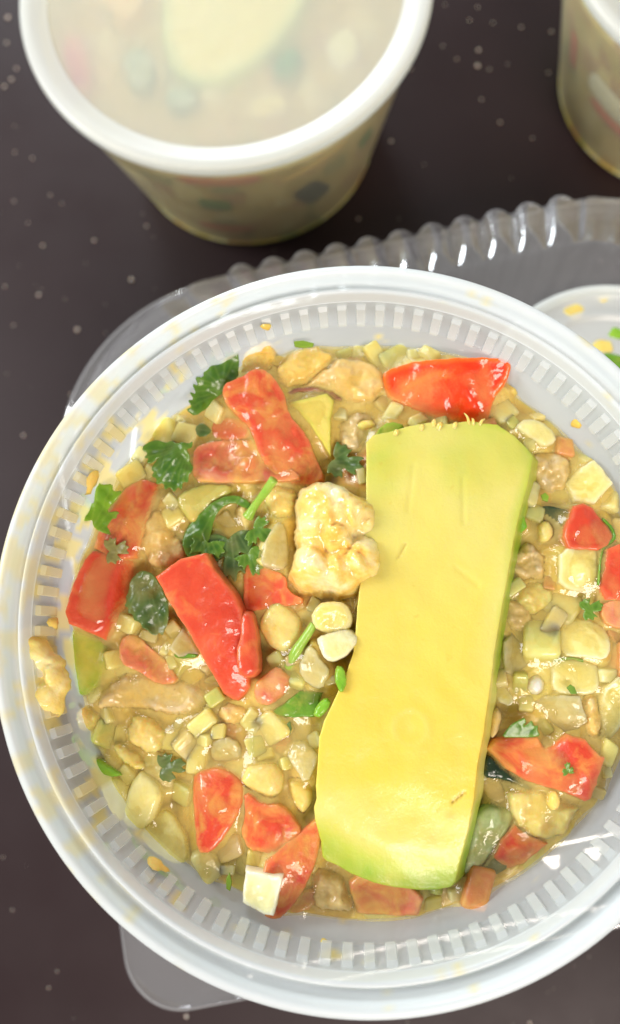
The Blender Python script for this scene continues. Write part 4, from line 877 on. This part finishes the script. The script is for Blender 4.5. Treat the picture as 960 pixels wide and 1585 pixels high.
# ------------------------------------------------------------------ diced food in sauce that fills the cup
def food_mass(name, center, level, rfun, zbase, n=280, seed=3, nl=330, palette=None, lump_h=(0.8, 2.8), foot=True, dome=2.0):
    r_ = np.random.default_rng(seed)
    g = np.linspace(-1, 1, n); a, b = np.meshgrid(g, g)
    # concentric map square -> disc
    with np.errstate(divide='ignore', invalid='ignore'):
        big = np.abs(a) > np.abs(b)
        rr = np.where(big, a, b); ph = np.where(big, (math.pi / 4) * (b / np.where(a == 0, 1, a)), math.pi / 2 - (math.pi / 4) * (a / np.where(b == 0, 1, b)))
    x = (rr * np.cos(ph)).ravel(); y = (rr * np.sin(ph)).ravel()
    Rt = rfun(level) - .25
    X = x * Rt; Y = y * Rt; q = np.hypot(x, y)
    Z = level + dome * (1 - q ** 2) + .7 * np.array([mnoise.noise(Vector((u * .07, v * .07, seed))) for u, v in zip(X, Y)])
    col_ = np.tile(np.array(palette[0]), (len(X), 1)); best = np.zeros(len(X))
    for i in range(nl):
        cx, cy = Rt * math.sqrt(r_.random()) * np.array((math.cos(t_ := r_.random() * 6.283), math.sin(t_)))
        w, l = r_.uniform(2.0, 4.4, 2); an = r_.random() * 3.14; h = r_.uniform(*lump_h); p = r_.uniform(2.2, 5)
        m = (np.abs(X - cx) < 7) & (np.abs(Y - cy) < 7)
        if not m.any(): continue
        dx = X[m] - cx; dy = Y[m] - cy
        u = (dx * math.cos(an) + dy * math.sin(an)) / w; v = (-dx * math.sin(an) + dy * math.cos(an)) / l
        k = np.clip(1 - (np.abs(u) ** p + np.abs(v) ** p), 0, 1) ** .45
        til = r_.uniform(-.35, .35) * dx + r_.uniform(-.35, .35) * dy
        hh = k * (h + til)
        bm = best[m]; sel = hh > bm
        bm2 = np.where(sel, hh, bm); best[m] = bm2
        cc = np.array(palette[r_.integers(len(palette))]); f = np.clip(k * 1.4, 0, 1)[:, None] * sel[:, None]
        col_[m] = col_[m] * (1 - f) + cc * f
    bb = best.reshape(n, n)
    for _ in range(3 if foot else 2):
        bb[1:-1, 1:-1] = .4 * bb[1:-1, 1:-1] + .15 * (bb[:-2, 1:-1] + bb[2:, 1:-1] + bb[1:-1, :-2] + bb[1:-1, 2:])
    best = bb.ravel()
    Z = Z + best; wl = np.array([1.5 * mnoise.noise(Vector((2.2 * math.cos(t2), 2.2 * math.sin(t2), seed))) for t2 in np.arctan2(y, x)]); Z = Z + wl
    edge = np.clip((1 - q) / .05, 0, 1); Z = level - .3 + wl + (Z - wl - level + .3) * edge ** .5
    if foot:
        pit = np.zeros(len(X))
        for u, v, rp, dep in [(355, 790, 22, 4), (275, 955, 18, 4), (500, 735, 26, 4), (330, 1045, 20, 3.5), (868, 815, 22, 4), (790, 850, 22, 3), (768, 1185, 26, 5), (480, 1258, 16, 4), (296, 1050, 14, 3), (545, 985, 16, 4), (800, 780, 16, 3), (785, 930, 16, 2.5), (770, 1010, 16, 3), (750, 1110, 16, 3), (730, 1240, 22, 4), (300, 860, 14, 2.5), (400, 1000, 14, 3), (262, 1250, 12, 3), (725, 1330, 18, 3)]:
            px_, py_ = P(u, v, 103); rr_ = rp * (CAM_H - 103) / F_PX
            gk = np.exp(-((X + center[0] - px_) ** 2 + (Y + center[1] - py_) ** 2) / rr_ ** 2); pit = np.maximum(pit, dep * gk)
            col_ = col_ * (1 - .7 * gk[:, None]) + np.array((.50, .33, .09)) * .6 * gk[:, None]  # broth tone and recess shade painted in: colour darkens towards each pit
        XY = np.stack([X + center[0], Y + center[1]], 1)
        Z0 = Z.copy()
        NZ = np.array([mnoise.noise(Vector((u * .33, v * .33, seed + 4))) + .5 * mnoise.noise(Vector((u * .8, v * .8, seed + 9))) for u, v in zip(X, Y)])
        near = []
        for ring, zt, PV, PZ, skirt, film in FOOT:      # the sauce climbs up the sides of each piece ...
            lo, hi = ring.min(0) - 3, ring.max(0) + 3
            m = np.where((XY[:, 0] > lo[0]) & (XY[:, 0] < hi[0]) & (XY[:, 1] > lo[1]) & (XY[:, 1] < hi[1]))[0]
            if not len(m): near.append(None); continue
            ins = inside(XY[m], ring); dd = seg_dist(XY[m], ring); sd = np.where(ins, dd, -dd); near.append((m, sd))
            if skirt is None or zt > 108: continue
            step = max(1, len(PV) // 500)
            k = np.argmin(((XY[m][:, None] - PV[None, ::step]) ** 2).sum(-1), 1); e = PZ[::step][k]
            o = np.clip(-sd, 0, 3)
            up = e - skirt + .5 * NZ[m] - .55 * o - .18 * o ** 2
            w = sd > -3
            Z[m] = np.where(w, np.maximum(Z[m], np.minimum(up, Z0[m] + 3.2)), Z[m])
            cap = zt - .55 + .5 * o ** 2 + .25 * NZ[m]
            Z[m] = np.where(sd > -2, np.minimum(Z[m], np.maximum(cap, level - 3)), Z[m])
        Z = np.maximum(Z - pit, np.minimum(Z, level - 4))
        for (ring, zt, PV, PZ, skirt, film), q_ in zip(FOOT, near):   # ... and stays below its upper face, but for a thin film here and there
            if q_ is None: continue
            m, sd = q_; w = sd > .15
            if not w.any(): continue
            m = m[w]; sd = sd[w]; step = max(1, len(PV) // 900)
            k = np.argmin(((XY[m][:, None] - PV[None, ::step]) ** 2).sum(-1), 1); e = PZ[::step][k]
            off = -.62 + .4 * NZ[m] + .3 * film
            if skirt is None or zt > 108: off = np.full(len(m), -2.2)
            Z[m] = np.minimum(Z[m], np.maximum(e + off, level - 3))
        below = Z.copy()
        for (ring, zt, PV, PZ, skirt, film), q_ in zip(FOOT, near):
            if q_ is None or zt > 108 or skirt is None: continue
            m, sd = q_; m = m[sd > 0]
            if len(m):
                step = max(1, len(PV) // 900)
                below[m] = np.maximum(below[m], PZ[::step][np.argmin(((XY[m][:, None] - PV[None, ::step]) ** 2).sum(-1), 1)])
        FILM['data'] = (X, Y, below.reshape(n, n), level, n)
    V = np.column_stack([X, Y, Z - zbase]); idx = np.arange(n * n).reshape(n, n)
    Fq = np.stack([idx[:-1, :-1], idx[:-1, 1:], idx[1:, 1:], idx[1:, :-1]], -1).reshape(-1, 4)
    Fq = face_up(V, Fq)
    border = np.concatenate([idx[0, :-1], idx[:-1, -1], idx[-1, :0:-1], idx[:0:-1, 0]])
    V = V.tolist(); F_ = Fq.tolist(); prev = border.tolist(); colr = col_.tolist()
    bx, by = x[border], y[border]
    zl = np.linspace(level, zbase, 26)[1:]
    for z in zl:
        cur = list(range(len(V), len(V) + len(border)))
        R2 = rfun(z) - .25
        for u, v in zip(bx, by):
            V.append((u * R2, v * R2, z - zbase))
            k1 = mnoise.cell(Vector((math.atan2(v, u) * 8.0 + mnoise.noise(Vector((u * 9, v * 9, z * .1))) * .8, z * .14, seed))) % 1.0
            colr.append(palette[int(k1 * 997) % len(palette)])
        k = len(border)
        F_ += [(prev[i], cur[i], cur[(i + 1) % k], prev[(i + 1) % k]) for i in range(k)]
        prev = cur
    F_.append(tuple(prev))
    c4 = np.column_stack([np.array(colr), np.ones(len(colr))])
    return mesh(name, V, F_, True, None, dict(lump=c4))
FILM = {}
PAL = [(.70, .49, .12), (.74, .55, .15), (.76, .63, .22), (.66, .43, .11), (.78, .67, .28), (.66, .52, .20), (.60, .46, .19), (.72, .57, .17), (.56, .36, .10), (.74, .59, .15), (.50, .31, .09), (.60, .25, .09), (.72, .67, .28), (.55, .53, .16)]
ZF = 101.3
N_MAIN = len(FOOT)
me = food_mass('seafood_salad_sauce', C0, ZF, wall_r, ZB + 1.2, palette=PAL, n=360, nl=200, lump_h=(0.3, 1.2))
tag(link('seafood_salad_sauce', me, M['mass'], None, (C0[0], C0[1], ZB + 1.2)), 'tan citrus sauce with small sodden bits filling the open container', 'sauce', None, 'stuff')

X, Y, below, level, n = FILM['data']
# small loose dice that fill the gaps between the larger pieces
t = NT('mixed_small_dice')
c = t.attr('lump').outputs['Color']
c = t.mix(t.ramp(t.noise(300, 3), [(.42, 0.0), (.72, .6)]), c, SAUCE)
t.done(t.principled(color=c, rough=.32, sss=.8, rad=(1, .85, .45), sscale=.006, coat=.4, crough=.05, spec=.3, normal=t.bump(t.noise(700, 3), .3, .0006)))
M['dice'] = t.m
def dice_template():
    bm = bmesh.new(); bmesh.ops.create_cube(bm, size=2)
    bmesh.ops.bevel(bm, geom=bm.edges[:] + bm.verts[:], offset=.42, segments=3, affect='EDGES', profile=.6)
    bmesh.ops.triangulate(bm, faces=bm.faces[:])
    v = np.array([q.co[:] for q in bm.verts]); f = np.array([[q.index for q in g.verts] for g in bm.faces]); bm.free(); return v, f
TV, TF = dice_template()
DCOL = [(.78, .68, .28), (.80, .68, .23), (.78, .60, .17), (.74, .52, .13), (.72, .64, .27), (.60, .58, .20), (.70, .56, .18), (.74, .52, .20), (.70, .55, .24), (.80, .72, .34), (.76, .62, .20), (.48, .50, .13), (.66, .24, .09), (.66, .48, .20), (.80, .66, .25), (.72, .60, .20)]
DV = []; DF = []; DC = []; spots = []; dr = np.random.default_rng(5)
rings = [(r_, r_.min(0) - 2, r_.max(0) + 2, zt) for r_, zt, *_ in FOOT[:N_MAIN]]
belowf = below.ravel(); XYl = np.stack([X, Y], 1)
for _ in range(5200):
    q = 49.3 * math.sqrt(dr.random()); a = dr.random() * 6.2832; p = np.array((q * math.cos(a), q * math.sin(a)))
    w = dr.uniform(1.5, 3.5) if _ < 3600 else dr.uniform(1.1, 1.8)
    if any(np.hypot(*(p - s_)) < .60 * (w + ws) + .25 for s_, ws in spots): continue
    pw = p + C0; bad = False
    for r_, lo, hi, zt in rings:
        if (pw > lo).all() and (pw < hi).all():
            d_ = seg_dist(pw[None], r_)[0]; d_ = d_ if inside(pw[None], r_)[0] else -d_
            if d_ > -.55 * w: bad = True; break
    if bad: continue
    spots.append((p, w)); k = np.argmin(((XYl - p) ** 2).sum(1))
    sc3 = w * np.array((1, dr.uniform(.55, 1), dr.uniform(.5, .9)))
    ax = dr.normal(size=3); ax /= np.linalg.norm(ax); th = dr.uniform(0, .75)
    Rm = np.array(Matrix.Rotation(th, 3, Vector(ax)) @ Matrix.Rotation(dr.uniform(0, 6.28), 3, 'Z'))
    tv = TV * (1 + .13 * np.sign(TV) * dr.uniform(-1, 1, 3) * np.roll(TV, 1, 1)) * sc3
    v = tv @ Rm.T; v += .32 * np.array([mnoise.noise(Vector(u * .55) + Vector((len(spots), 0, 0))) for u in v])[:, None] * v / (np.linalg.norm(v, axis=1)[:, None] + .1)
    v += (p[0], p[1], belowf[k] + dr.uniform(-.2, .9) - .25 * w)
    DF += (TF + len(DV) * len(TV)).tolist(); DV.append(v); cc = np.array(DCOL[dr.integers(len(DCOL))]) * dr.uniform(.9, 1.05)
    DC += [(*cc, 1)] * len(TV)
DV = np.vstack(DV)
bvh = BVHTree.FromPolygons(DV.tolist(), DF)
for i in range(len(X)):
    h_ = bvh.ray_cast((X[i], Y[i], 130), (0, 0, -1))
    if h_[0] is not None: belowf[i] = max(belowf[i], h_[0].z)
below = belowf.reshape(n, n)
me = mesh('small_diced_vegetables', DV - np.array((0, 0, ZF)), DF, True, None, dict(lump=DC))
tag(link('small_diced_vegetables', me, M['dice'], None, (C0[0], C0[1], ZF)), 'small loose dice of onion, cucumber and seafood packed between the larger pieces', 'diced vegetables', None, 'stuff')
kk = np.exp(-(np.arange(-13, 14) / 4.6) ** 2 / 2); kk /= kk.sum()
def blur(A):
    Pd = np.pad(A, 13, mode='edge')
    Pd = np.apply_along_axis(lambda r: np.convolve(r, kk, 'valid'), 1, Pd)
    return np.apply_along_axis(lambda r: np.convolve(r, kk, 'valid'), 0, Pd)
Fz = blur(below) + .34 + np.array([.55 * mnoise.noise(Vector((u * .12, v * .12, 8))) + .35 * mnoise.noise(Vector((u * .4, v * .4, 2))) for u, v in zip(X, Y)]).reshape(n, n)
dep = Fz - below
Fz = np.maximum(Fz, below - .35)
Fz = .5 * Fz + .5 * np.maximum(blur(Fz) - .05, below - .35)
dep = Fz - below
opac = 1 - np.exp(-np.clip(dep, 0, None) / 1.1)
idx = np.arange(n * n).reshape(n, n)
Fq = np.stack([idx[:-1, :-1], idx[:-1, 1:], idx[1:, 1:], idx[1:, :-1]], -1).reshape(-1, 4)
keep = (np.clip(dep, None, 9).ravel()[Fq] > -.3).any(1)
FV = np.column_stack([X, Y, Fz.ravel() - ZF])
me = mesh('citrus_dressing', FV, face_up(FV, Fq[keep]).tolist(), True, dict(depth=opac.ravel()))
tag(link('citrus_dressing', me, M['dressing'], None, (C0[0], C0[1], ZF)), 'milky yellow citrus dressing pooled between the pieces in the open container', 'dressing', None, 'stuff')

# ------------------------------------------------------------------ closed deli containers behind
BH = 63.0
def closed_container(loc, label, rot=0.):
    root = bpy.data.objects.new('lidded_deli_container', None); col.objects.link(root)
    root.location = (loc[0] * MM, loc[1] * MM, 0); root.rotation_euler = (0, 0, rot)
    tag(root, label, 'food container', 'lidded deli containers standing on the table')
    prof = [(56.5, 60.8), (56.0, 58.5), (55.4, 55), (54.4, 51)] + [(54.4 - (51 - z) * .232, z) for z in (46, 38, 28, 18, 9, 5)] + [(42.6, 2.2), (41.4, .7), (39, .3), (20, .5)]
    V, Fc = lathe(smooth_prof(prof, 3), 160, True)
    link('cup_wall', mesh('cup_wall', V, Fc), M['cup_back'], root)
    lid = link('lid', None, None, root) if False else None
    # rolled lid rim
    pr = [(56.7, 60.0), (57.6, 59.9), (58.05, 60.4), (58.1, 61.6), (57.7, 62.7), (56.8, 63.1), (55.2, 63.0), (53.2, 62.3), (51.6, 61.7), (50.4, 61.3)]
    V, Fc = lathe(smooth_prof(pr, 4), 160)
    lidrim = link('lid_rim', mesh('lid_rim', V, Fc), M['lid_rim'], root)
    pr = [(50.5, 61.25), (50.0, 61.1), (30, 61.0), (1, 61.0), (.9, 60.4), (30, 60.35), (50.2, 60.4), (51.2, 60.8)]
    V, Fc = lathe(pr, 160)
    k = len(V); n = 160
    Fc += [tuple(range(3 * n, 4 * n)), tuple(range(4 * n, 5 * n))[::-1]]
    link('lid_panel', mesh('lid_panel', V, Fc, False), M['lid_panel'], root)
    return root
def back_r(z): return 54.4 - (51 - z) * .232 - .4 if z > 5 else 43.3
BC = (-34.5, 182.6); RC = (117.0, 195.5)
closed_container(BC, 'lidded frosted deli container standing behind the open one, yellow avocado under its lid')
closed_container(RC, 'lidded frosted deli container cut off by the upper right picture corner', .7)
PAL2 = [(.64, .50, .12), (.68, .54, .14), (.74, .62, .22), (.56, .46, .11), (.74, .66, .30), (.62, .52, .15), (.32, .36, .09), (.50, .30, .10), (.80, .72, .3), (.68, .56, .2), (.66, .46, .14)]
for c, sd, nm in ((BC, 11, 'packed seafood salad visible through the wall of the rear container'), (RC, 23, 'packed seafood salad visible through the wall of the right rear container')):
    me = food_mass('seafood_salad_mix', c, 55.5, back_r, 1.6, n=110, seed=sd, nl=200, palette=PAL2, foot=False, dome=1.2, lump_h=(.5, 1.8))
    tag(link('seafood_salad_mix', me, M['mass'], None, (c[0], c[1], 1.6)), nm, 'seafood salad', None, 'stuff')
def bpiece(name, label, cat, mat, z, outline, **kw):
    kw.setdefault('thick', 5); th = kw.pop('thick')
    me, o0, V2, d = chunk_mesh(name, outline, z, th, h=1.0, nz=.3, ns=.2, **kw)
    o = link(name, me, M[mat], None, o0); tag(o, label, cat); return o
bpiece('avocado_slice', 'pale avocado slice pressed against the lid of the rear container', 'avocado slice', 'avo_pale', 60.0,
       [(258, -60), (250, 0), (250, 60), (268, 108), (305, 132), (350, 128), (415, 88), (470, 15), (485, -60)], soft=1, round_=1., edge_w=8)
bpiece('avocado_strip', 'thin bright yellow strip under the lid of the rear container, left', 'avocado slice', 'yellow_lump', 59.8, [(150, -10), (190, 35), (222, 10), (215, -30), (160, -40)], soft=1, round_=.6)
for nm, lab, ct, mat, ol in [
    ('pepper_piece', 'grey-green patch of pepper under the rear lid, left of the avocado slice', 'pepper piece', 'cucumber', [(185, 90), (215, 70), (240, 95), (235, 135), (205, 140)]),
    ('pepper_piece', 'dull green pepper patch under the rear lid, nearest to its front rim', 'pepper piece', 'cucumber', [(255, 140), (290, 135), (310, 155), (285, 172), (258, 165)]),
    ('pepper_piece', 'dark green pepper patch under the rear lid, right of the avocado slice', 'pepper piece', 'pepper_green', [(420, 100), (450, 70), (470, 85), (455, 115), (430, 125)]),
    ('tomato_piece', 'peach tomato patch under the rear lid at its far left', 'tomato piece', 'tomato_pale', [(95, 60), (125, 50), (140, 110), (130, 150), (105, 120)]),
    ('onion_piece', 'pale onion patch under the rear lid towards its right rim', 'onion piece', 'onion_white', [(500, 60), (545, 40), (560, 80), (520, 110)]),
    ('onion_piece', 'whitish onion patch under the front right of the rear lid', 'onion piece', 'onion', [(380, 160), (430, 140), (450, 165), (400, 185)])]:
    bpiece(nm, lab, ct, mat, 59.4, ol, soft=1, round_=.8)
def wallpiece(name, label, cat, mat, c, ang, z, w, h, tilt=0.):
    """a chunk pressed against the inside of a rear container's wall"""
    n = 14; V = []; Fc = []
    for i in range(n + 1):
        for j in range(7):
            s = -1 + 2 * i / n; t_ = -1 + 2 * j / 6
            m_ = 1 / max(1, (abs(s) ** 4 + abs(t_) ** 4) ** .25 / 1.0)
            u = s * m_ * w / 2; v = t_ * m_ * h / 2
            u2 = u * math.cos(tilt) - v * math.sin(tilt); v2 = u * math.sin(tilt) + v * math.cos(tilt)
            zz = z + v2; r = back_r(zz) + .22 - .25 * max(abs(s), abs(t_)) ** 6; a = math.radians(ang) + u2 / r
            V.append((r * math.cos(a), r * math.sin(a), zz))
    for i in range(n):
        for j in range(6): Fc.append((i * 7 + j, (i + 1) * 7 + j, (i + 1) * 7 + j + 1, i * 7 + j + 1))
    k = len(V); inn = [(x * .93, y * .93, q) for x, y, q in V]; V = V + inn
    Fc += [tuple(k + q for q in f[::-1]) for f in list(Fc)]
    V = np.array(V); c0 = V.mean(0)
    o = link(name, mesh(name, V - c0, Fc), M[mat], None, (c[0] + c0[0], c[1] + c0[1], c0[2])); tag(o, label, cat); return o
wallpiece('tomato_piece', 'red tomato strip pressed against the bottom wall of the rear container', 'tomato piece', 'tomato', BC, -98, 15, 19, 4.5)
wallpiece('tomato_piece', 'pinkish tomato piece just under the lid rim of the rear container', 'tomato piece', 'tomato_pale', BC, -92, 52, 24, 6)
wallpiece('pepper_piece', 'dark green pepper piece seen through the front wall of the rear container', 'pepper piece', 'pepper_green', BC, -97, 35, 10, 8)
wallpiece('pepper_piece', 'dark green pepper piece seen through the right wall of the rear container', 'pepper piece', 'pepper_dark', BC, -62, 30, 9, 16, .5)
wallpiece('pepper_piece', 'greenish pepper strip high on the right wall of the rear container', 'pepper piece', 'pepper_green', BC, -40, 40, 6, 9, .3)
wallpiece('corn_piece', 'yellow strip under the lid rim of the rear container, right of the middle', 'corn piece', 'yellow_lump', BC, -62, 49, 22, 4, .25)
wallpiece('corn_piece', 'pale onion piece seen through the left wall of the rear container', 'onion piece', 'onion', BC, -125, 40, 12, 10)
wallpiece('tomato_piece', 'red tomato piece high on the wall of the right rear container', 'tomato piece', 'tomato', RC, 196, 34, 5, 14)
wallpiece('tomato_piece', 'slanted red tomato strip across the wall of the right rear container', 'tomato piece', 'tomato', RC, 226, 24, 26, 4.0, -.25)
wallpiece('onion_piece', 'greyish onion slab above the red strip of the right rear container', 'onion piece', 'onion_white', RC, 222, 33, 24, 10, -.2)

# ------------------------------------------------------------------ small used lid on the clamshell
sl = bpy.data.objects.new('small_lid', None); col.objects.link(sl); sl.location = (62.5 * MM, 58.5 * MM, 58.2 * MM)
tag(sl, 'round frosted cup lid smeared with sauce lying on the clamshell at the right edge', 'cup lid')
V, Fc = lathe(smooth_prof([(29.6, 0), (30.8, .2), (31.3, 1.4), (31.3, 2.6), (30.8, 3.3), (30.0, 3.4), (29.4, 2.9), (29.0, 1.8), (28.0, 1.3), (26, 1.2), (24.5, 1.6), (23.6, 1.6), (22.8, 1.0), (21, .9), (8, .9)], 3), 128, True)
link('lid_disc', mesh('lid_disc', V, Fc), M['small_lid'], sl)
for (u, v, r_, mat, nm, lab) in [(890, 482, 16, 'yellow_lump', 'sauce_blob', 'yellow sauce blob on the small cup lid near its upper rim'), (955, 515, 12, 'pepper_bright', 'green_smear', 'light green smear on the small cup lid at the picture edge'), (950, 560, 22, 'pepper_green', 'green_smear', 'darker green smear low on the small cup lid'), (935, 535, 16, 'yellow_lump', 'sauce_blob', 'pale yellow smear between the green smears on the small cup lid'), (935, 462, 9, 'yellow_lump', 'sauce_blob', 'tiny yellow dab at the top of the small cup lid')]:
    piece(nm, lab, 'sauce smear', mat, 59.5, .4, [(u + r_ * (1 + .2 * math.sin(3 * a + u)) * math.cos(a), v + .7 * r_ * (1 + .2 * math.sin(2 * a + v)) * math.sin(a)) for a in np.linspace(0, 6.28, 12, endpoint=False)], soft=1, round_=.3, nz=.1)

# ------------------------------------------------------------------ crumbs and small smears
V = []; Fc = []
def crumb(u, v, r):
    x, y = P(u, v, 0); b = len(V); n = 8
    for j, (q, zz) in enumerate(((1.0, 0.02), (.85, .5), (.35, .8))):
        for k in range(n):
            a = 2 * math.pi * k / n + j * .3; w = r * q * (1 + .25 * math.sin(k * 2.3 + u))
            V.append((x + w * math.cos(a), y + w * math.sin(a), zz * r * .8 + .02))
    for j in range(2):
        for k in range(n): Fc.append((b + j * n + k, b + j * n + (k + 1) % n, b + (j + 1) * n + (k + 1) % n, b + (j + 1) * n + k))
    Fc.append(tuple(b + 2 * n + k for k in range(n)))
for u, v, r in [(203, 430, .75), (122, 512, .75), (64, 454, .6), (8, 445, .6), (23, 504, .45), (36, 670, .5), (77, 298, .6), (99, 314, .6), (54, 245, .55), (20, 235, .45), (22, 197, .5), (46, 343, .5), (147, 376, .5), (69, 382, .5), (227, 347, .5), (20, 315, .45), (18, 120, .9), (10, 70, .8), (14, 30, .8), (8, 130, .7), (25, 105, .6), (777, 190, .75), (740, 105, .7), (760, 106, .6), (783, 98, .5), (738, 74, .6), (685, 74, .6), (760, 35, .6), (724, 30, .5), (690, 8, .5), (743, 8, .5), (605, 220, .55), (660, 256, .5), (558, 335, .55), (746, 154, .4), (850, 112, .5), (808, 42, .5), (850, 52, .5), (640, 105, .4), (710, 92, .4), (828, 213, .35), (5, 1325, .45), (78, 1530, .5), (90, 1500, .3), (290, 1575, .5), (20, 1405, .35), (820, 1580, .5), (792, 1525, .4), (12, 575, .4), (110, 610, .35)]:
    crumb(u + rng.uniform(-4, 4), v + rng.uniform(-4, 4), r * rng.uniform(.45, 1.05))
for _ in range(90):
    crumb(rng.uniform(-40, 1000), rng.choice([rng.uniform(-40, 420), rng.uniform(400, 760), rng.uniform(1300, 1600)]), rng.uniform(.08, .22))
tag(link('crumbs', mesh('crumbs', V, Fc), M['crumb']), 'pale crumbs and droplets sprinkled over the dark table', 'crumbs', None, 'stuff')

def wall_smear(label, th_deg, z, w, h):
    """thin sauce dab lying on the inside of the open cup's wall"""
    n = 12; V = []; Fc = []
    for j, q in enumerate((1., .75, .35, 0.)):
        for k in range(n):
            a = 2 * math.pi * k / n; g = q * (1 + .25 * math.sin(2 * a + th_deg) + .15 * math.sin(3 * a + z))
            zz = z + h * g * math.sin(a); r = wall_r(zz) - .04 - .3 * (1 - q ** 2) ** .5 if zz < ZR - 9 else 52.1 + (zz - (ZR - 9)) * .22 - .15 - .75 - .5 * (1 - q ** 2) ** .5
            an = math.radians(th_deg) + w * g * math.cos(a) / r
            V.append((C0[0] + r * math.cos(an), C0[1] + r * math.sin(an), zz))
    for j in range(3):
        for k in range(n): Fc.append((j * n + k, j * n + (k + 1) % n, (j + 1) * n + (k + 1) % n, (j + 1) * n + k))
    V = np.array(V); c = V.mean(0)
    tag(link('sauce_dab', mesh('sauce_dab', V - c, Fc), M['drop'], None, c), label, 'sauce dab', 'yellow sauce dabs on the cup wall')
for lab, u, v, z, w, h in [('small yellow sauce dab on the ribs straight above the ochre lump', 408, 492, 113, .9, .9), ('yellow sauce dab on the wall right of the long onion at the upper right', 873, 672, 106, .8, 1.6), ('broad yellow dab across the ribs at the lower left', 222, 1366, 110, 2.0, 1.4),
                           ('tiny yellow dab on the wall straight below the avocado slab', 500, 1472, 108, .7, .5), ('faint yellow dab left of the long tomato strip on the ribs', 130, 740, 110, 2.2, 1.6), ('yellow dab above the rim morsel on the left wall', 60, 965, 110, 1.2, 1.5)]:
    x, y = P(u, v, z); wall_smear(lab, math.degrees(math.atan2(y - C0[1], x - C0[0])), z, w, h)
